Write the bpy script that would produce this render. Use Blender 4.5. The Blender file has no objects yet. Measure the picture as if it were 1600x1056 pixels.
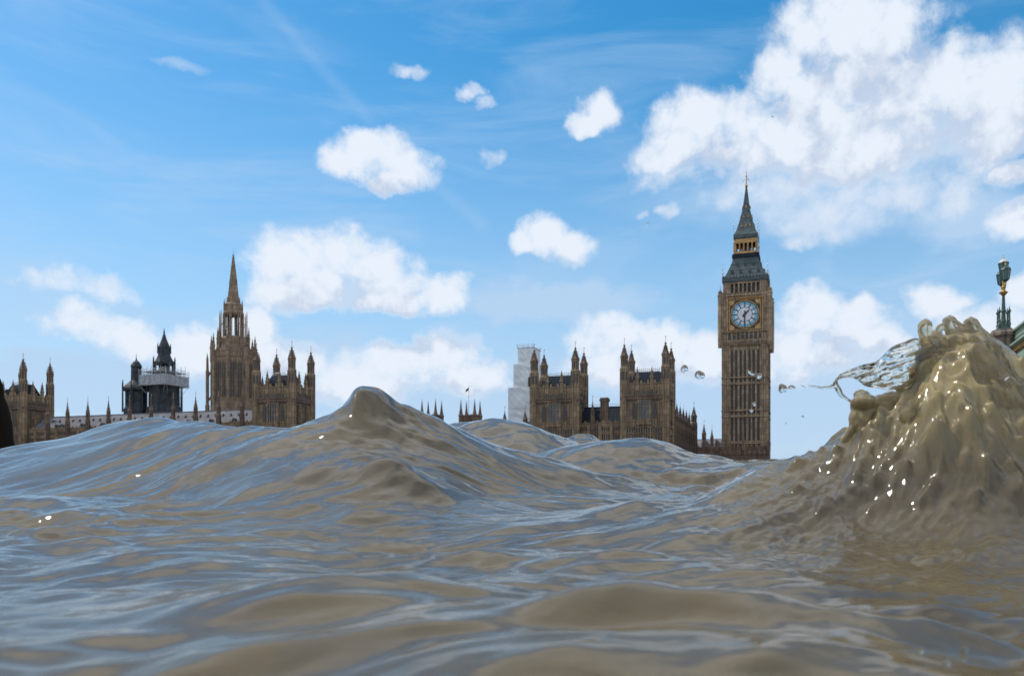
import bpy, bmesh, math, random
import numpy as np
from mathutils import Matrix, Vector
random.seed(7)
R = math.radians
PI = math.pi
scene = bpy.context.scene
COL = scene.collection

# ------------------------------------------------------------------ camera, sky, sun, exposure
CZ = 0.15                       # the lens is a hand's breadth above the river
F, HOR = 1333.0, 775.0          # pixels of the 1600 wide photograph
cam_d = bpy.data.cameras.new('camera')
cam = bpy.data.objects.new('camera', cam_d)
COL.objects.link(cam)
cam.location = (0, 0, CZ)
cam.rotation_euler = (R(90), 0, 0)
cam_d.sensor_width = 36
cam_d.lens = 36 * F / 1600
cam_d.shift_y = (HOR - 528) / 1600
cam_d.clip_start = 0.02
cam_d.clip_end = 9000
cam_d.dof.use_dof = True
cam_d.dof.focus_distance = 4.2
cam_d.dof.aperture_fstop = 7.5
scene.camera = cam
scene.view_settings.view_transform = 'Standard'
scene.view_settings.look = 'None'
scene.view_settings.exposure = 0.3
scene.view_settings.gamma = 1.0
scene.render.film_transparent = False
try:
    scene.cycles.max_bounces = 10
    scene.cycles.transmission_bounces = 8
    scene.cycles.caustics_reflective = False
    scene.cycles.caustics_refractive = True
    scene.cycles.sample_clamp_indirect = 6
except Exception:
    pass

SUN_DIR = Vector((-0.875 * math.cos(R(58)), 0.485 * math.cos(R(58)), math.sin(R(58)))).normalized()
sun_d = bpy.data.lights.new('sun', 'SUN')
sun_d.energy = 2.7
sun_d.angle = R(0.53)
sun_d.color = (1.0, 0.95, 0.86)
sun = bpy.data.objects.new('sun', sun_d)
COL.objects.link(sun)
sun.rotation_euler = (-SUN_DIR).to_track_quat('-Z', 'Y').to_euler()
sun.location = (-60, 40, 120)


class NB:
    """small node-tree writer"""
    def __init__(s, tree):
        s.t = tree

    def n(s, typ, **kw):
        nd = s.t.nodes.new(typ)
        for k, v in kw.items():
            setattr(nd, k, v)
        return nd

    def put(s, sock, v):
        if isinstance(v, bpy.types.NodeSocket):
            s.t.links.new(v, sock)
        elif v is not None:
            sock.default_value = v

    def m(s, op, a, b=None, c=None, clamp=False):
        nd = s.n('ShaderNodeMath', operation=op)
        nd.use_clamp = clamp
        for i, v in enumerate((a, b, c)):
            s.put(nd.inputs[i], v)
        return nd.outputs[0]

    def vm(s, op, a, b=None, c=None):
        nd = s.n('ShaderNodeVectorMath', operation=op)
        for i, v in enumerate((a, b, c)):
            s.put(nd.inputs[i], v)
        return nd.outputs[1] if op in ('DOT_PRODUCT', 'LENGTH', 'DISTANCE') else nd.outputs[0]

    def noise(s, vec, scale, detail=4, rough=0.5, dist=0.0):
        nd = s.n('ShaderNodeTexNoise')
        s.put(nd.inputs['Vector'], vec)
        nd.inputs['Scale'].default_value = scale
        nd.inputs['Detail'].default_value = detail
        nd.inputs['Roughness'].default_value = rough
        nd.inputs['Distortion'].default_value = dist
        return nd

    def step(s, v, lo, hi, a=0.0, b=1.0, smooth=True):
        nd = s.n('ShaderNodeMapRange')
        nd.interpolation_type = 'SMOOTHSTEP' if smooth else 'LINEAR'
        s.put(nd.inputs[0], v)
        for i, x in zip((1, 2, 3, 4), (lo, hi, a, b)):
            s.put(nd.inputs[i], x)
        return nd.outputs[0]

    def mix(s, f, a, b, blend='MIX'):
        nd = s.n('ShaderNodeMix', data_type='RGBA', blend_type=blend)
        s.put(nd.inputs[0], f)
        s.put(nd.inputs[6], a)
        s.put(nd.inputs[7], b)
        return nd.outputs[2]


def azel(px, py):
    az = math.atan((px - 800) / F)
    return az, math.atan((HOR - py) / F * math.cos(az))


# clouds: (centre x, centre y, radius x, radius y) as seen from the river, turned into compass angles
CRISP = [
    (1330, 40, 165, 85), (1215, 110, 70, 60), (1290, 150, 180, 90), (1105, 190, 105, 66), (1060, 232, 80, 42),
    (1180, 232, 160, 60), (1430, 150, 150, 100), (1570, 130, 110, 85), (1560, 210, 110, 60), (1330, 235, 150, 60),
    (930, 178, 42, 42), (910, 200, 34, 20), 
    (585, 232, 72, 42), (625, 262, 62, 42), (548, 240, 46, 36), (610, 285, 36, 22),
    (455, 395, 78, 58), (545, 400, 75, 56), (600, 430, 80, 52), (690, 462, 56, 34), (480, 450, 95, 46), (620, 465, 90, 32),
    (850, 365, 50, 40), (890, 385, 48, 32), (818, 380, 32, 24),
    
    (120, 505, 66, 36), (190, 525, 80, 38), (310, 545, 90, 44), (395, 520, 60, 44), (440, 570, 80, 44),
    (690, 555, 78, 46), (620, 575, 110, 46), (740, 590, 70, 40), (560, 605, 90, 40),
    (950, 525, 78, 46), (1040, 535, 80, 46), (1105, 555, 60, 50), (985, 575, 120, 50),
    (1265, 490, 76, 44), (1330, 510, 80, 46), (1380, 535, 50, 40), (1240, 560, 120, 50),
    (1470, 462, 66, 32), (1590, 450, 44, 38), (1560, 500, 110, 40), (1595, 275, 50, 26), (1590, 345, 60, 30),
    (1500, 150, 140, 90), (1250, 205, 210, 66), (1580, 170, 100, 90), (1400, 60, 80, 70), (1150, 190, 130, 60),
]
WISP = [(735, 148, 26, 14), (760, 168, 20, 14), (1045, 322, 20, 14), (772, 243, 24, 14), (636, 104, 34, 12), (1250, 385, 44, 18), (45, 426, 40, 20), (105, 436, 66, 28), (165, 452, 56, 26), (1012, 326, 14, 9), (1480, 300, 90, 50), (1400, 310, 80, 60), (1290, 335, 120, 60), (1205, 290, 110, 46), (1350, 290, 110, 60), (1060, 270, 70, 26)]
SOFT = [(1290, 320, 140, 80), (1210, 290, 120, 60), (1400, 300, 130, 60), (1340, 350, 100, 40), (1500, 340, 120, 50),
        (300, 600, 330, 60), (800, 620, 330, 70), (1150, 610, 300, 90), (1480, 590, 220, 90), (870, 470, 180, 40),
        (270, 96, 60, 14), (1380, 230, 260, 120), (1250, 300, 200, 90)]

world = bpy.data.worlds.new('World')
scene.world = world
world.use_nodes = True
wt = world.node_tree
wt.nodes.clear()
W_ = NB(wt)

grp = bpy.data.node_groups.new('cloud_field', 'ShaderNodeTree')
grp.interface.new_socket('P', in_out='INPUT', socket_type='NodeSocketVector')
grp.interface.new_socket('Crisp', in_out='OUTPUT', socket_type='NodeSocketFloat')
grp.interface.new_socket('Soft', in_out='OUTPUT', socket_type='NodeSocketFloat')
grp.interface.new_socket('Wisp', in_out='OUTPUT', socket_type='NodeSocketFloat')
G = NB(grp)
gi = G.n('NodeGroupInput')
go = G.n('NodeGroupOutput')
P0 = gi.outputs[0]
wn = G.noise(P0, 9, 2, 0.5)
P1 = G.vm('MULTIPLY_ADD', G.vm('SUBTRACT', wn.outputs['Color'], (0.5, 0.5, 0.5)), (0.05, 0.04, 0.0), P0)
wn2 = G.noise(P0, 34, 4, 0.55)
P1 = G.vm('MULTIPLY_ADD', G.vm('SUBTRACT', wn2.outputs['Color'], (0.5, 0.5, 0.5)), (0.030, 0.024, 0.0), P1)


def blob_field(lst):
    q = None
    for (x, y, rx, ry) in lst:
        a, e = azel(x, y)
        a2, e2 = azel(x + rx, y)
        a3, e3 = azel(x, y - ry)
        ix, iy = 1 / abs(a2 - a), 1 / abs(e3 - e)
        d = G.vm('MULTIPLY_ADD', P1, (ix, iy, 0), (-a * ix, -e * iy, 0))
        r2 = G.vm('DOT_PRODUCT', d, d)
        q = r2 if q is None else G.m('SMOOTH_MIN', q, r2, 0.25)
    return q


qc = blob_field(CRISP)
qs = blob_field(SOFT)
qw = blob_field(WISP)
nA = G.noise(P0, 30, 8, 0.60, 0.2).outputs[0]
nB = G.noise(P0, 9, 5, 0.55, 0.0).outputs[0]
dc = G.m('MULTIPLY', G.m('SUBTRACT', 0.92, qc), 1.35)
dc = G.m('MULTIPLY_ADD', G.m('SUBTRACT', nA, 0.5), 2.7, G.m('MAXIMUM', dc, -3.0))
dc = G.m('MULTIPLY_ADD', G.m('SUBTRACT', nB, 0.5), 1.1, dc)
ds = G.m('MULTIPLY_ADD', G.m('SUBTRACT', nB, 0.5), 2.0, G.m('SUBTRACT', 0.9, qs))
G.put(go.inputs[0], dc)
G.put(go.inputs[1], ds)
G.put(go.inputs[2], G.m('MULTIPLY_ADD', G.m('SUBTRACT', nA, 0.5), 3.6, G.m('SUBTRACT', 0.85, qw)))

tc = W_.n('ShaderNodeTexCoord')
sx = W_.n('ShaderNodeSeparateXYZ')
W_.put(sx.inputs[0], tc.outputs['Generated'])
az = W_.m('ARCTAN2', sx.outputs[0], sx.outputs[1])
el = W_.m('ARCSINE', sx.outputs[2])
cb = W_.n('ShaderNodeCombineXYZ')
W_.put(cb.inputs[0], az)
W_.put(cb.inputs[1], el)
PV = cb.outputs[0]
g1 = W_.n('ShaderNodeGroup')
g1.node_tree = grp
W_.put(g1.inputs[0], PV)
g2 = W_.n('ShaderNodeGroup')
g2.node_tree = grp
W_.put(g2.inputs[0], W_.vm('ADD', PV, (-0.02, 0.045, 0)))

sky = W_.n('ShaderNodeTexSky')
sky.sky_type = 'NISHITA'
sky.sun_disc = False
sky.sun_elevation = R(58)
sky.sun_rotation = math.atan2(-0.875, 0.485)
sky.altitude = 10
sky.air_density = 1.0
sky.dust_density = 0.6
sky.ozone_density = 2.0
hs = W_.n('ShaderNodeHueSaturation')
hs.inputs['Saturation'].default_value = 1.45
hs.inputs['Hue'].default_value = 0.487
hs.inputs['Value'].default_value = 1.04
W_.put(hs.inputs['Color'], sky.outputs[0])
SKY_GAIN = 1.0
# cloud cover behind and overhead (out of the photograph, it only lights and reflects)
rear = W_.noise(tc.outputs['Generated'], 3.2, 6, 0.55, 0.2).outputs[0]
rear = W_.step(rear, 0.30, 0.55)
inview = W_.step(W_.m('ABSOLUTE', az), 0.75, 1.1, 1.0, 0.0)
low = W_.step(el, 0.58, 0.74, 1.0, 0.0)
front = W_.m('MULTIPLY', inview, low)
ca = W_.step(g1.outputs[0], -0.3, 1.15)
sa = W_.m('MULTIPLY', W_.step(g1.outputs[1], -0.3, 1.3), 0.8)
cir = W_.noise(W_.vm('MULTIPLY', PV, (2.2, 11, 1)), 1.6, 6, 0.6, 0.8).outputs[0]
cir = W_.m('MULTIPLY', W_.step(cir, 0.40, 0.76), 0.34)
hz = W_.step(el, 0.0, 0.52, 0.9, 0.0)


def seg_mask(p, q, w0, k):
    """a thin old vapour trail between two compass points"""
    a = Vector(azel(*p)); b = Vector(azel(*q)); d = (b - a); L = d.length; d = d / L
    n_ = Vector((-d.y, d.x))
    along = W_.m('DIVIDE', W_.vm('DOT_PRODUCT', W_.vm('SUBTRACT', PV, (a.x, a.y, 0)), (d.x, d.y, 0)), L)
    off = W_.m('ABSOLUTE', W_.vm('DOT_PRODUCT', W_.vm('SUBTRACT', PV, (a.x, a.y, 0)), (n_.x, n_.y, 0)))
    off = W_.m('ADD', off, W_.m('MULTIPLY', W_.m('SUBTRACT', cir, 0.1), 0.01))
    m_ = W_.m('MULTIPLY', W_.step(off, 0.0, w0, 1, 0), W_.m('MULTIPLY', W_.step(along, 0, .15), W_.step(along, .85, 1.0, 1, 0)))
    return W_.m('MULTIPLY', m_, k)


tr = W_.m('ADD', seg_mask((385, -30), (600, 210), 0.011, 0.13), seg_mask((650, 260), (770, 365), 0.011, 0.12))
thin = W_.m('ADD', W_.m('ADD', sa, cir), W_.m('ADD', hz, tr), clamp=True)
thin = W_.m('MULTIPLY', thin, 0.92)
cover = W_.m('MULTIPLY', front, W_.m('MAXIMUM', ca, W_.step(g1.outputs[2], -0.3, 1.5, 0.0, 0.8)))
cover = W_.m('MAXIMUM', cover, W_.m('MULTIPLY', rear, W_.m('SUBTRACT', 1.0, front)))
lit = W_.step(W_.m('SUBTRACT', g1.outputs[0], g2.outputs[0]), -0.75, 0.6)
lit = W_.m('MAXIMUM', lit, W_.step(g1.outputs[0], 0.9, 0.2, 0.0, 0.8))
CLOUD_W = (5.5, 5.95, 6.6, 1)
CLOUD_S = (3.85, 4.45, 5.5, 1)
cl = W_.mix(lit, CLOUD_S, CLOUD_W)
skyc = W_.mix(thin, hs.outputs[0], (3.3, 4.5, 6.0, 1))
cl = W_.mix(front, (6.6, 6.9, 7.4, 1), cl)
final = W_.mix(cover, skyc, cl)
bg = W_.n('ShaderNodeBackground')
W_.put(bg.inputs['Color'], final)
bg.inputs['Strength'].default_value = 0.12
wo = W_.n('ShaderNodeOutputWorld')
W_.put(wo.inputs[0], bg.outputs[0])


# ------------------------------------------------------------------ helpers
class MB:
    def __init__(s, jit=0.008):
        s.v, s.f, s.m = [], [], []
        s.M = Matrix.Identity(4)
        s.mi = 0
        s.jit = jit

    def add(s, vs, fs):
        b = len(s.v)
        s.v += [tuple(s.M @ Vector(p)) for p in vs]
        s.f += [tuple(b + i for i in f) for f in fs]
        s.m += [s.mi] * len(fs)

    def box(s, x0, x1, y0, y1, z0, z1):
        j = random.uniform(0, s.jit)
        x0 -= j; x1 += j; y0 -= j; y1 += j; z0 -= j; z1 += j
        s.add([(x0, y0, z0), (x1, y0, z0), (x1, y1, z0), (x0, y1, z0), (x0, y0, z1), (x1, y0, z1), (x1, y1, z1), (x0, y1, z1)],
              [(3, 2, 1, 0), (4, 5, 6, 7), (0, 1, 5, 4), (1, 2, 6, 5), (2, 3, 7, 6), (3, 0, 4, 7)])

    def frus(s, cx, cy, z0, z1, a, b, c, d):
        """rectangular frustum, half sizes a,b below and c,d above"""
        s.add([(cx - a, cy - b, z0), (cx + a, cy - b, z0), (cx + a, cy + b, z0), (cx - a, cy + b, z0),
               (cx - c, cy - d, z1), (cx + c, cy - d, z1), (cx + c, cy + d, z1), (cx - c, cy + d, z1)],
              [(3, 2, 1, 0), (4, 5, 6, 7), (0, 1, 5, 4), (1, 2, 6, 5), (2, 3, 7, 6), (3, 0, 4, 7)])

    def lathe(s, cx, cy, prof, n=8, rot=None):
        rot = PI / n if rot is None else rot
        vs, fs = [], []
        for (r, z) in prof:
            for k in range(n):
                a = rot + 2 * PI * k / n
                vs.append((cx + r * math.cos(a), cy + r * math.sin(a), z))
        for i in range(len(prof) - 1):
            for k in range(n):
                fs.append((i * n + k, i * n + (k + 1) % n, (i + 1) * n + (k + 1) % n, (i + 1) * n + k))
        fs.append(tuple(range(n - 1, -1, -1)))
        fs.append(tuple((len(prof) - 1) * n + k for k in range(n)))
        s.add(vs, fs)

    def tube(s, p, q, r0, r1=None, n=6):
        r1 = r0 if r1 is None else r1
        p, q = Vector(p), Vector(q)
        d = (q - p).normalized()
        a = d.orthogonal().normalized()
        b = d.cross(a)
        vs = [tuple(p + (a * math.cos(2 * PI * k / n) + b * math.sin(2 * PI * k / n)) * r0) for k in range(n)]
        vs += [tuple(q + (a * math.cos(2 * PI * k / n) + b * math.sin(2 * PI * k / n)) * r1) for k in range(n)]
        s.add(vs, [(k, (k + 1) % n, n + (k + 1) % n, n + k) for k in range(n)] + [tuple(range(n - 1, -1, -1)), tuple(range(n, 2 * n))])

    def slab(s, pts, y0, y1):
        """outline in x,z pushed from y0 to y1"""
        n = len(pts)
        vs = [(x, y0, z) for x, z in pts] + [(x, y1, z) for x, z in pts]
        s.add(vs, [tuple(range(n)), tuple(range(2 * n - 1, n - 1, -1))] + [(k, n + k, n + (k + 1) % n, (k + 1) % n) for k in range(n)])

    def build(s, name, mats, parent=None, smooth=False):
        me = bpy.data.meshes.new(name)
        me.from_pydata(s.v, [], s.f)
        if not isinstance(mats, (list, tuple)):
            mats = [mats]
        for m_ in mats:
            me.materials.append(m_)
        me.polygons.foreach_set('material_index', s.m)
        bm = bmesh.new()
        bm.from_mesh(me)
        bmesh.ops.recalc_face_normals(bm, faces=bm.faces)
        bm.to_mesh(me)
        bm.free()
        if smooth:
            me.polygons.foreach_set('use_smooth', [True] * len(me.polygons))
        o = bpy.data.objects.new(name, me)
        COL.objects.link(o)
        if parent:
            o.parent = parent
        return o


def tag(o, label=None, cat=None, group=None, kind=None):
    if label: o['label'] = label
    if cat: o['category'] = cat
    if group: o['group'] = group
    if kind: o['kind'] = kind
    return o


def thing(name, loc, rz, label, cat, group=None):
    o = bpy.data.objects.new(name, None)
    COL.objects.link(o)
    o.location = loc
    o.rotation_euler = (0, 0, rz)
    return tag(o, label, cat, group)


def copy_tree(o, parent=None):
    c = o.copy()
    COL.objects.link(c)
    c.parent = parent
    for ch in list(o.children):
        copy_tree(ch, c)
    return c


def pw(px, py, Y):
    """photo point at a distance -> place in the world"""
    return Vector(((px - 800) / F * Y, Y, CZ + (HOR - py) / F * Y))


# the building axes: north to the right, west away
NV = Vector((0.9454, -0.3260, 0))
WV = Vector((0.3260, 0.9454, 0))
RZ = math.atan2(-0.3260, 0.9454)
P2 = Vector((38.1, 210.0, 0))       # north-east corner of the palace


def pal(n, w, z=0.0):
    v = P2 + NV * n + WV * w
    return Vector((v.x, v.y, z))


# ------------------------------------------------------------------ materials
def new_mat(name):
    m = bpy.data.materials.new(name)
    m.use_nodes = True
    t = m.node_tree
    t.nodes.clear()
    b = NB(t)
    out = b.n('ShaderNodeOutputMaterial')
    p = b.n('ShaderNodeBsdfPrincipled')
    b.put(out.inputs[0], p.outputs[0])
    return m, b, p


def stone(name, c1, c2, c3, scale=0.35, rough=0.9, bump=0.4):
    m, b, p = new_mat(name)
    tcn = b.n('ShaderNodeTexCoord').outputs['Object']
    big = b.noise(tcn, scale, 6, 0.62, 0.3).outputs[0]
    streak = b.noise(b.vm('MULTIPLY', tcn, (1.6, 1.6, 0.16)), 1.1, 5, 0.6).outputs[0]
    fine = b.noise(tcn, 3.2, 5, 0.65).outputs[0]
    c = b.mix(b.step(big, 0.35, 0.65), c1, c2)
    c = b.mix(b.m('MULTIPLY', b.step(streak, 0.48, 0.72), 0.7), c, c3)
    c = b.mix(b.m('MULTIPLY', b.step(fine, 0.5, 0.8), 0.35), c, c3)
    br = b.n('ShaderNodeTexBrick')
    rot = b.n('ShaderNodeMapping')
    b.put(rot.inputs[0], tcn)
    rot.inputs['Rotation'].default_value = (R(90), 0, 0)
    b.put(br.inputs['Vector'], rot.outputs[0])
    br.inputs['Scale'].default_value = 1.0
    br.offset = 0.0
    br.inputs['Brick Width'].default_value = 0.62
    br.inputs['Row Height'].default_value = 1.55
    br.inputs['Mortar Size'].default_value = 0.075
    br.inputs['Mortar Smooth'].default_value = 0.4
    br.inputs['Color1'].default_value = (1, 1, 1, 1)
    br.inputs['Color2'].default_value = (0.5, 0.5, 0.52, 1)
    br.inputs['Mortar'].default_value = (0.22, 0.21, 0.2, 1)
    c = b.mix(0.7, c, br.outputs[0], 'MULTIPLY')
    b.put(p.inputs['Base Color'], c)
    p.inputs['Roughness'].default_value = rough
    bp = b.n('ShaderNodeBump')
    bp.inputs['Strength'].default_value = bump
    bp.inputs['Distance'].default_value = 0.08
    b.put(bp.inputs['Height'], fine)
    b.put(p.inputs['Normal'], bp.outputs[0])
    return m


def plain(name, c1, c2, rough=0.6, metal=0.0, scale=1.5, bump=0.15, stretch=(1, 1, 1)):
    m, b, p = new_mat(name)
    tcn = b.n('ShaderNodeTexCoord').outputs['Object']
    v = b.vm('MULTIPLY', tcn, stretch)
    n1 = b.noise(v, scale, 6, 0.6, 0.2).outputs[0]
    b.put(p.inputs['Base Color'], b.mix(b.step(n1, 0.35, 0.68), c1, c2))
    b.put(p.inputs['Roughness'], b.step(n1, 0.2, 0.8, max(rough - .12, 0.02), min(1, rough + .12)))
    p.inputs['Metallic'].default_value = metal
    bp = b.n('ShaderNodeBump')
    bp.inputs['Strength'].default_value = bump
    bp.inputs['Distance'].default_value = 0.05
    b.put(bp.inputs['Height'], n1)
    b.put(p.inputs['Normal'], bp.outputs[0])
    return m


M = {}
M['stone'] = stone('limestone', (0.35, 0.26, 0.168, 1), (0.235, 0.175, 0.12, 1), (0.075, 0.059, 0.048, 1))
M['stone_tower'] = stone('tower_limestone', (0.42, 0.315, 0.21, 1), (0.29, 0.22, 0.152, 1), (0.11, 0.086, 0.07, 1))
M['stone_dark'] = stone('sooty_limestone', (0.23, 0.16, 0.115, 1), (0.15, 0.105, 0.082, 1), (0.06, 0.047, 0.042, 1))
M['stone_red'] = stone('spire_limestone', (0.34, 0.255, 0.175, 1), (0.245, 0.185, 0.132, 1), (0.09, 0.072, 0.06, 1))
M['pier_stone'] = stone('pier_granite', (0.30, 0.24, 0.19, 1), (0.22, 0.18, 0.15, 1), (0.12, 0.1, 0.09, 1), 1.2)
M['recess'] = plain('dark_pane_and_shade', (0.030, 0.030, 0.036, 1), (0.05, 0.048, 0.05, 1), 0.5)  # dark leaded panes; also the painted-in shade at the pavilion cornice
M['glass'] = plain('leaded_glass', (0.05, 0.065, 0.09, 1), (0.10, 0.12, 0.16, 1), 0.18, 0.0, 2.2)
M['slate'] = plain('cast_iron_roof', (0.010, 0.016, 0.026, 1), (0.022, 0.032, 0.048, 1), 0.8, 0.0, 0.8, 0.3)
M['iron_roof'] = plain('blue_iron_tiles', (0.05, 0.07, 0.08, 1), (0.09, 0.115, 0.125, 1), 0.7, 0.0, 0.7, 0.3, (1, 1, 3))
M['lead'] = plain('pale_lead_roof', (0.12, 0.12, 0.14, 1), (0.19, 0.188, 0.21, 1), 0.85, 0.0, 0.6, 0.3)
M['lead_dark'] = plain('dark_lead', (0.026, 0.034, 0.042, 1), (0.058, 0.070, 0.080, 1), 0.6, 0.0, 0.6)
M['gold'] = plain('gilding', (0.50, 0.33, 0.09, 1), (0.30, 0.21, 0.08, 1), 0.4, 0.55, 3)
M['gold_dim'] = plain('dull_gilding', (0.52, 0.32, 0.11, 1), (0.26, 0.165, 0.075, 1), 0.5, 0.2, 2)
M['black'] = plain('black_iron', (0.012, 0.012, 0.014, 1), (0.028, 0.028, 0.03, 1), 0.45)
M['dial_white'] = plain('opal_glass', (0.62, 0.64, 0.70, 1), (0.52, 0.55, 0.62, 1), 0.25, 0, 1)
M['dial_blue'] = plain('blue_opal_glass', (0.12, 0.33, 0.42, 1), (0.22, 0.36, 0.52, 1), 0.3, 0, 1.3)
M['sheet'] = plain('scaffold_sheeting', (0.66, 0.71, 0.76, 1), (0.52, 0.57, 0.63, 1), 0.55, 0, 0.35, 0.5, (1, 1, 1.2))
M['netting'] = plain('grey_debris_netting', (0.34, 0.37, 0.41, 1), (0.22, 0.245, 0.28, 1), 0.7, 0, 1.2, 0.6)
M['steel'] = plain('galvanised_tube', (0.40, 0.42, 0.44, 1), (0.28, 0.30, 0.32, 1), 0.5, 0.4, 2)
M['green'] = plain('bridge_green_paint', (0.10, 0.17, 0.14, 1), (0.15, 0.23, 0.18, 1), 0.5, 0, 1.2)
M['green_pale'] = plain('pale_green_paint', (0.27, 0.36, 0.29, 1), (0.20, 0.28, 0.23, 1), 0.5, 0, 1.2)
M['green_dark'] = plain('lamp_green_paint', (0.018, 0.055, 0.048, 1), (0.035, 0.085, 0.07, 1), 0.35, 0, 6)
M['lamp_glass'] = plain('lantern_glass', (0.03, 0.09, 0.085, 1), (0.07, 0.15, 0.14, 1), 0.12, 0, 8)
M['lamp_white'] = plain('white_lantern_cap', (0.62, 0.60, 0.56, 1), (0.45, 0.42, 0.38, 1), 0.4, 0, 8)
M['wood'] = plain('wet_black_timber', (0.005, 0.004, 0.003, 1), (0.014, 0.010, 0.007, 1), 0.95, 0, 2, 0.8, (1, 1, .3))
M['flag'] = plain('dark_flag_cloth', (0.02, 0.03, 0.05, 1), (0.05, 0.05, 0.06, 1), 0.8, 0, 0.5)
M['ground'] = plain('paved_ground', (0.17, 0.155, 0.135, 1), (0.12, 0.11, 0.10, 1), 0.9, 0, 0.05)
M['render'] = plain('pale_rendered_wall', (0.36, 0.35, 0.34, 1), (0.26, 0.26, 0.26, 1), 0.85, 0, 0.5)
M['leaf'] = plain('dark_foliage', (0.028, 0.036, 0.02, 1), (0.05, 0.055, 0.03, 1), 0.7, 0, 1.0)


def water_mat(name, trans, base1, base2, bump_s=0.25, rough=0.05, sss=0.0, air=None):
    m, b, p = new_mat(name)
    tcn = b.n('ShaderNodeTexCoord').outputs['Object']
    n1 = b.noise(tcn, 3.0, 5, 0.6, 0.6).outputs[0]
    bc = b.mix(b.step(n1, 0.3, 0.7), base1, base2)
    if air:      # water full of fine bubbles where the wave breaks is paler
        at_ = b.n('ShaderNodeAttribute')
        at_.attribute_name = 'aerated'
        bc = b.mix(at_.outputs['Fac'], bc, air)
    b.put(p.inputs['Base Color'], bc)
    p.inputs['Roughness'].default_value = rough
    p.inputs['IOR'].default_value = 1.333 if trans else 1.45
    p.inputs['Transmission Weight'].default_value = trans
    if sss:
        p.inputs['Subsurface Weight'].default_value = sss
        p.inputs['Subsurface Radius'].default_value = (1.0, 0.75, 0.35)
        p.inputs['Subsurface Scale'].default_value = 0.018
    if bump_s:
        n2 = b.noise(b.vm('MULTIPLY', tcn, (1, 1.7, 1)), 26, 4, 0.55, 0.8).outputs[0]
        bp = b.n('ShaderNodeBump')
        bp.inputs['Strength'].default_value = bump_s
        bp.inputs['Distance'].default_value = 0.004
        b.put(bp.inputs['Height'], n2)
        b.put(p.inputs['Normal'], bp.outputs[0])
    return m


for nm_ in ('slate', 'iron_roof', 'lead', 'lead_dark', 'wood'):
    for nd_ in M[nm_].node_tree.nodes:
        if nd_.type == 'BSDF_PRINCIPLED':
            nd_.inputs['Specular IOR Level'].default_value = 0.15
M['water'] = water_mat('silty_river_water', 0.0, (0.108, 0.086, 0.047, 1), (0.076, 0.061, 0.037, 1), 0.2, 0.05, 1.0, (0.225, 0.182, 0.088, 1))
M['murk'] = water_mat('silty_splash_water', 0.38, (0.34, 0.28, 0.15, 1), (0.26, 0.215, 0.11, 1), 0.3, 0.02, 1.0)
M['finger'] = water_mat('half_clear_splash_water', 0.82, (0.80, 0.73, 0.56, 1), (0.72, 0.64, 0.46, 1), 0.0, 0.0)
M['clear'] = water_mat('clear_thrown_water', 1.0, (0.95, 0.93, 0.86, 1), (0.92, 0.89, 0.80, 1), 0.0, 0.0)


# ------------------------------------------------------------------ river
def perlin(x, y, seed):
    rng = np.random.RandomState(seed)
    per = rng.permutation(256)
    per = np.concatenate([per, per])
    ga = rng.rand(256) * 2 * PI
    gx, gy = np.cos(ga), np.sin(ga)
    xi = np.floor(x).astype(np.int64)
    yi = np.floor(y).astype(np.int64)
    xf, yf = x - xi, y - yi
    u = xf * xf * xf * (xf * (xf * 6 - 15) + 10)
    v = yf * yf * yf * (yf * (yf * 6 - 15) + 10)

    def g(ix, iy, dx, dy):
        h = per[per[ix & 255] + (iy & 255)]
        return gx[h] * dx + gy[h] * dy
    a = g(xi, yi, xf, yf)
    b = g(xi + 1, yi, xf - 1, yf)
    c = g(xi, yi + 1, xf, yf - 1)
    d = g(xi + 1, yi + 1, xf - 1, yf - 1)
    return ((a + u * (b - a)) + v * ((c + u * (d - c)) - (a + u * (b - a)))) * 1.5


def curve(pts):
    xs = np.array([p[0] for p in pts], float)
    ys = np.array([p[1] for p in pts], float)
    # monotone-ish cubic through the points
    m = np.gradient(ys, xs)

    def f(q):
        q = np.clip(q, xs[0], xs[-1])
        i = np.clip(np.searchsorted(xs, q) - 1, 0, len(xs) - 2)
        h = xs[i + 1] - xs[i]
        t = (q - xs[i]) / h
        return ((2 * t**3 - 3 * t**2 + 1) * ys[i] + (t**3 - 2 * t**2 + t) * h * m[i] + (-2 * t**3 + 3 * t**2) * ys[i + 1] + (t**3 - t**2) * h * m[i + 1])
    return f


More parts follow.
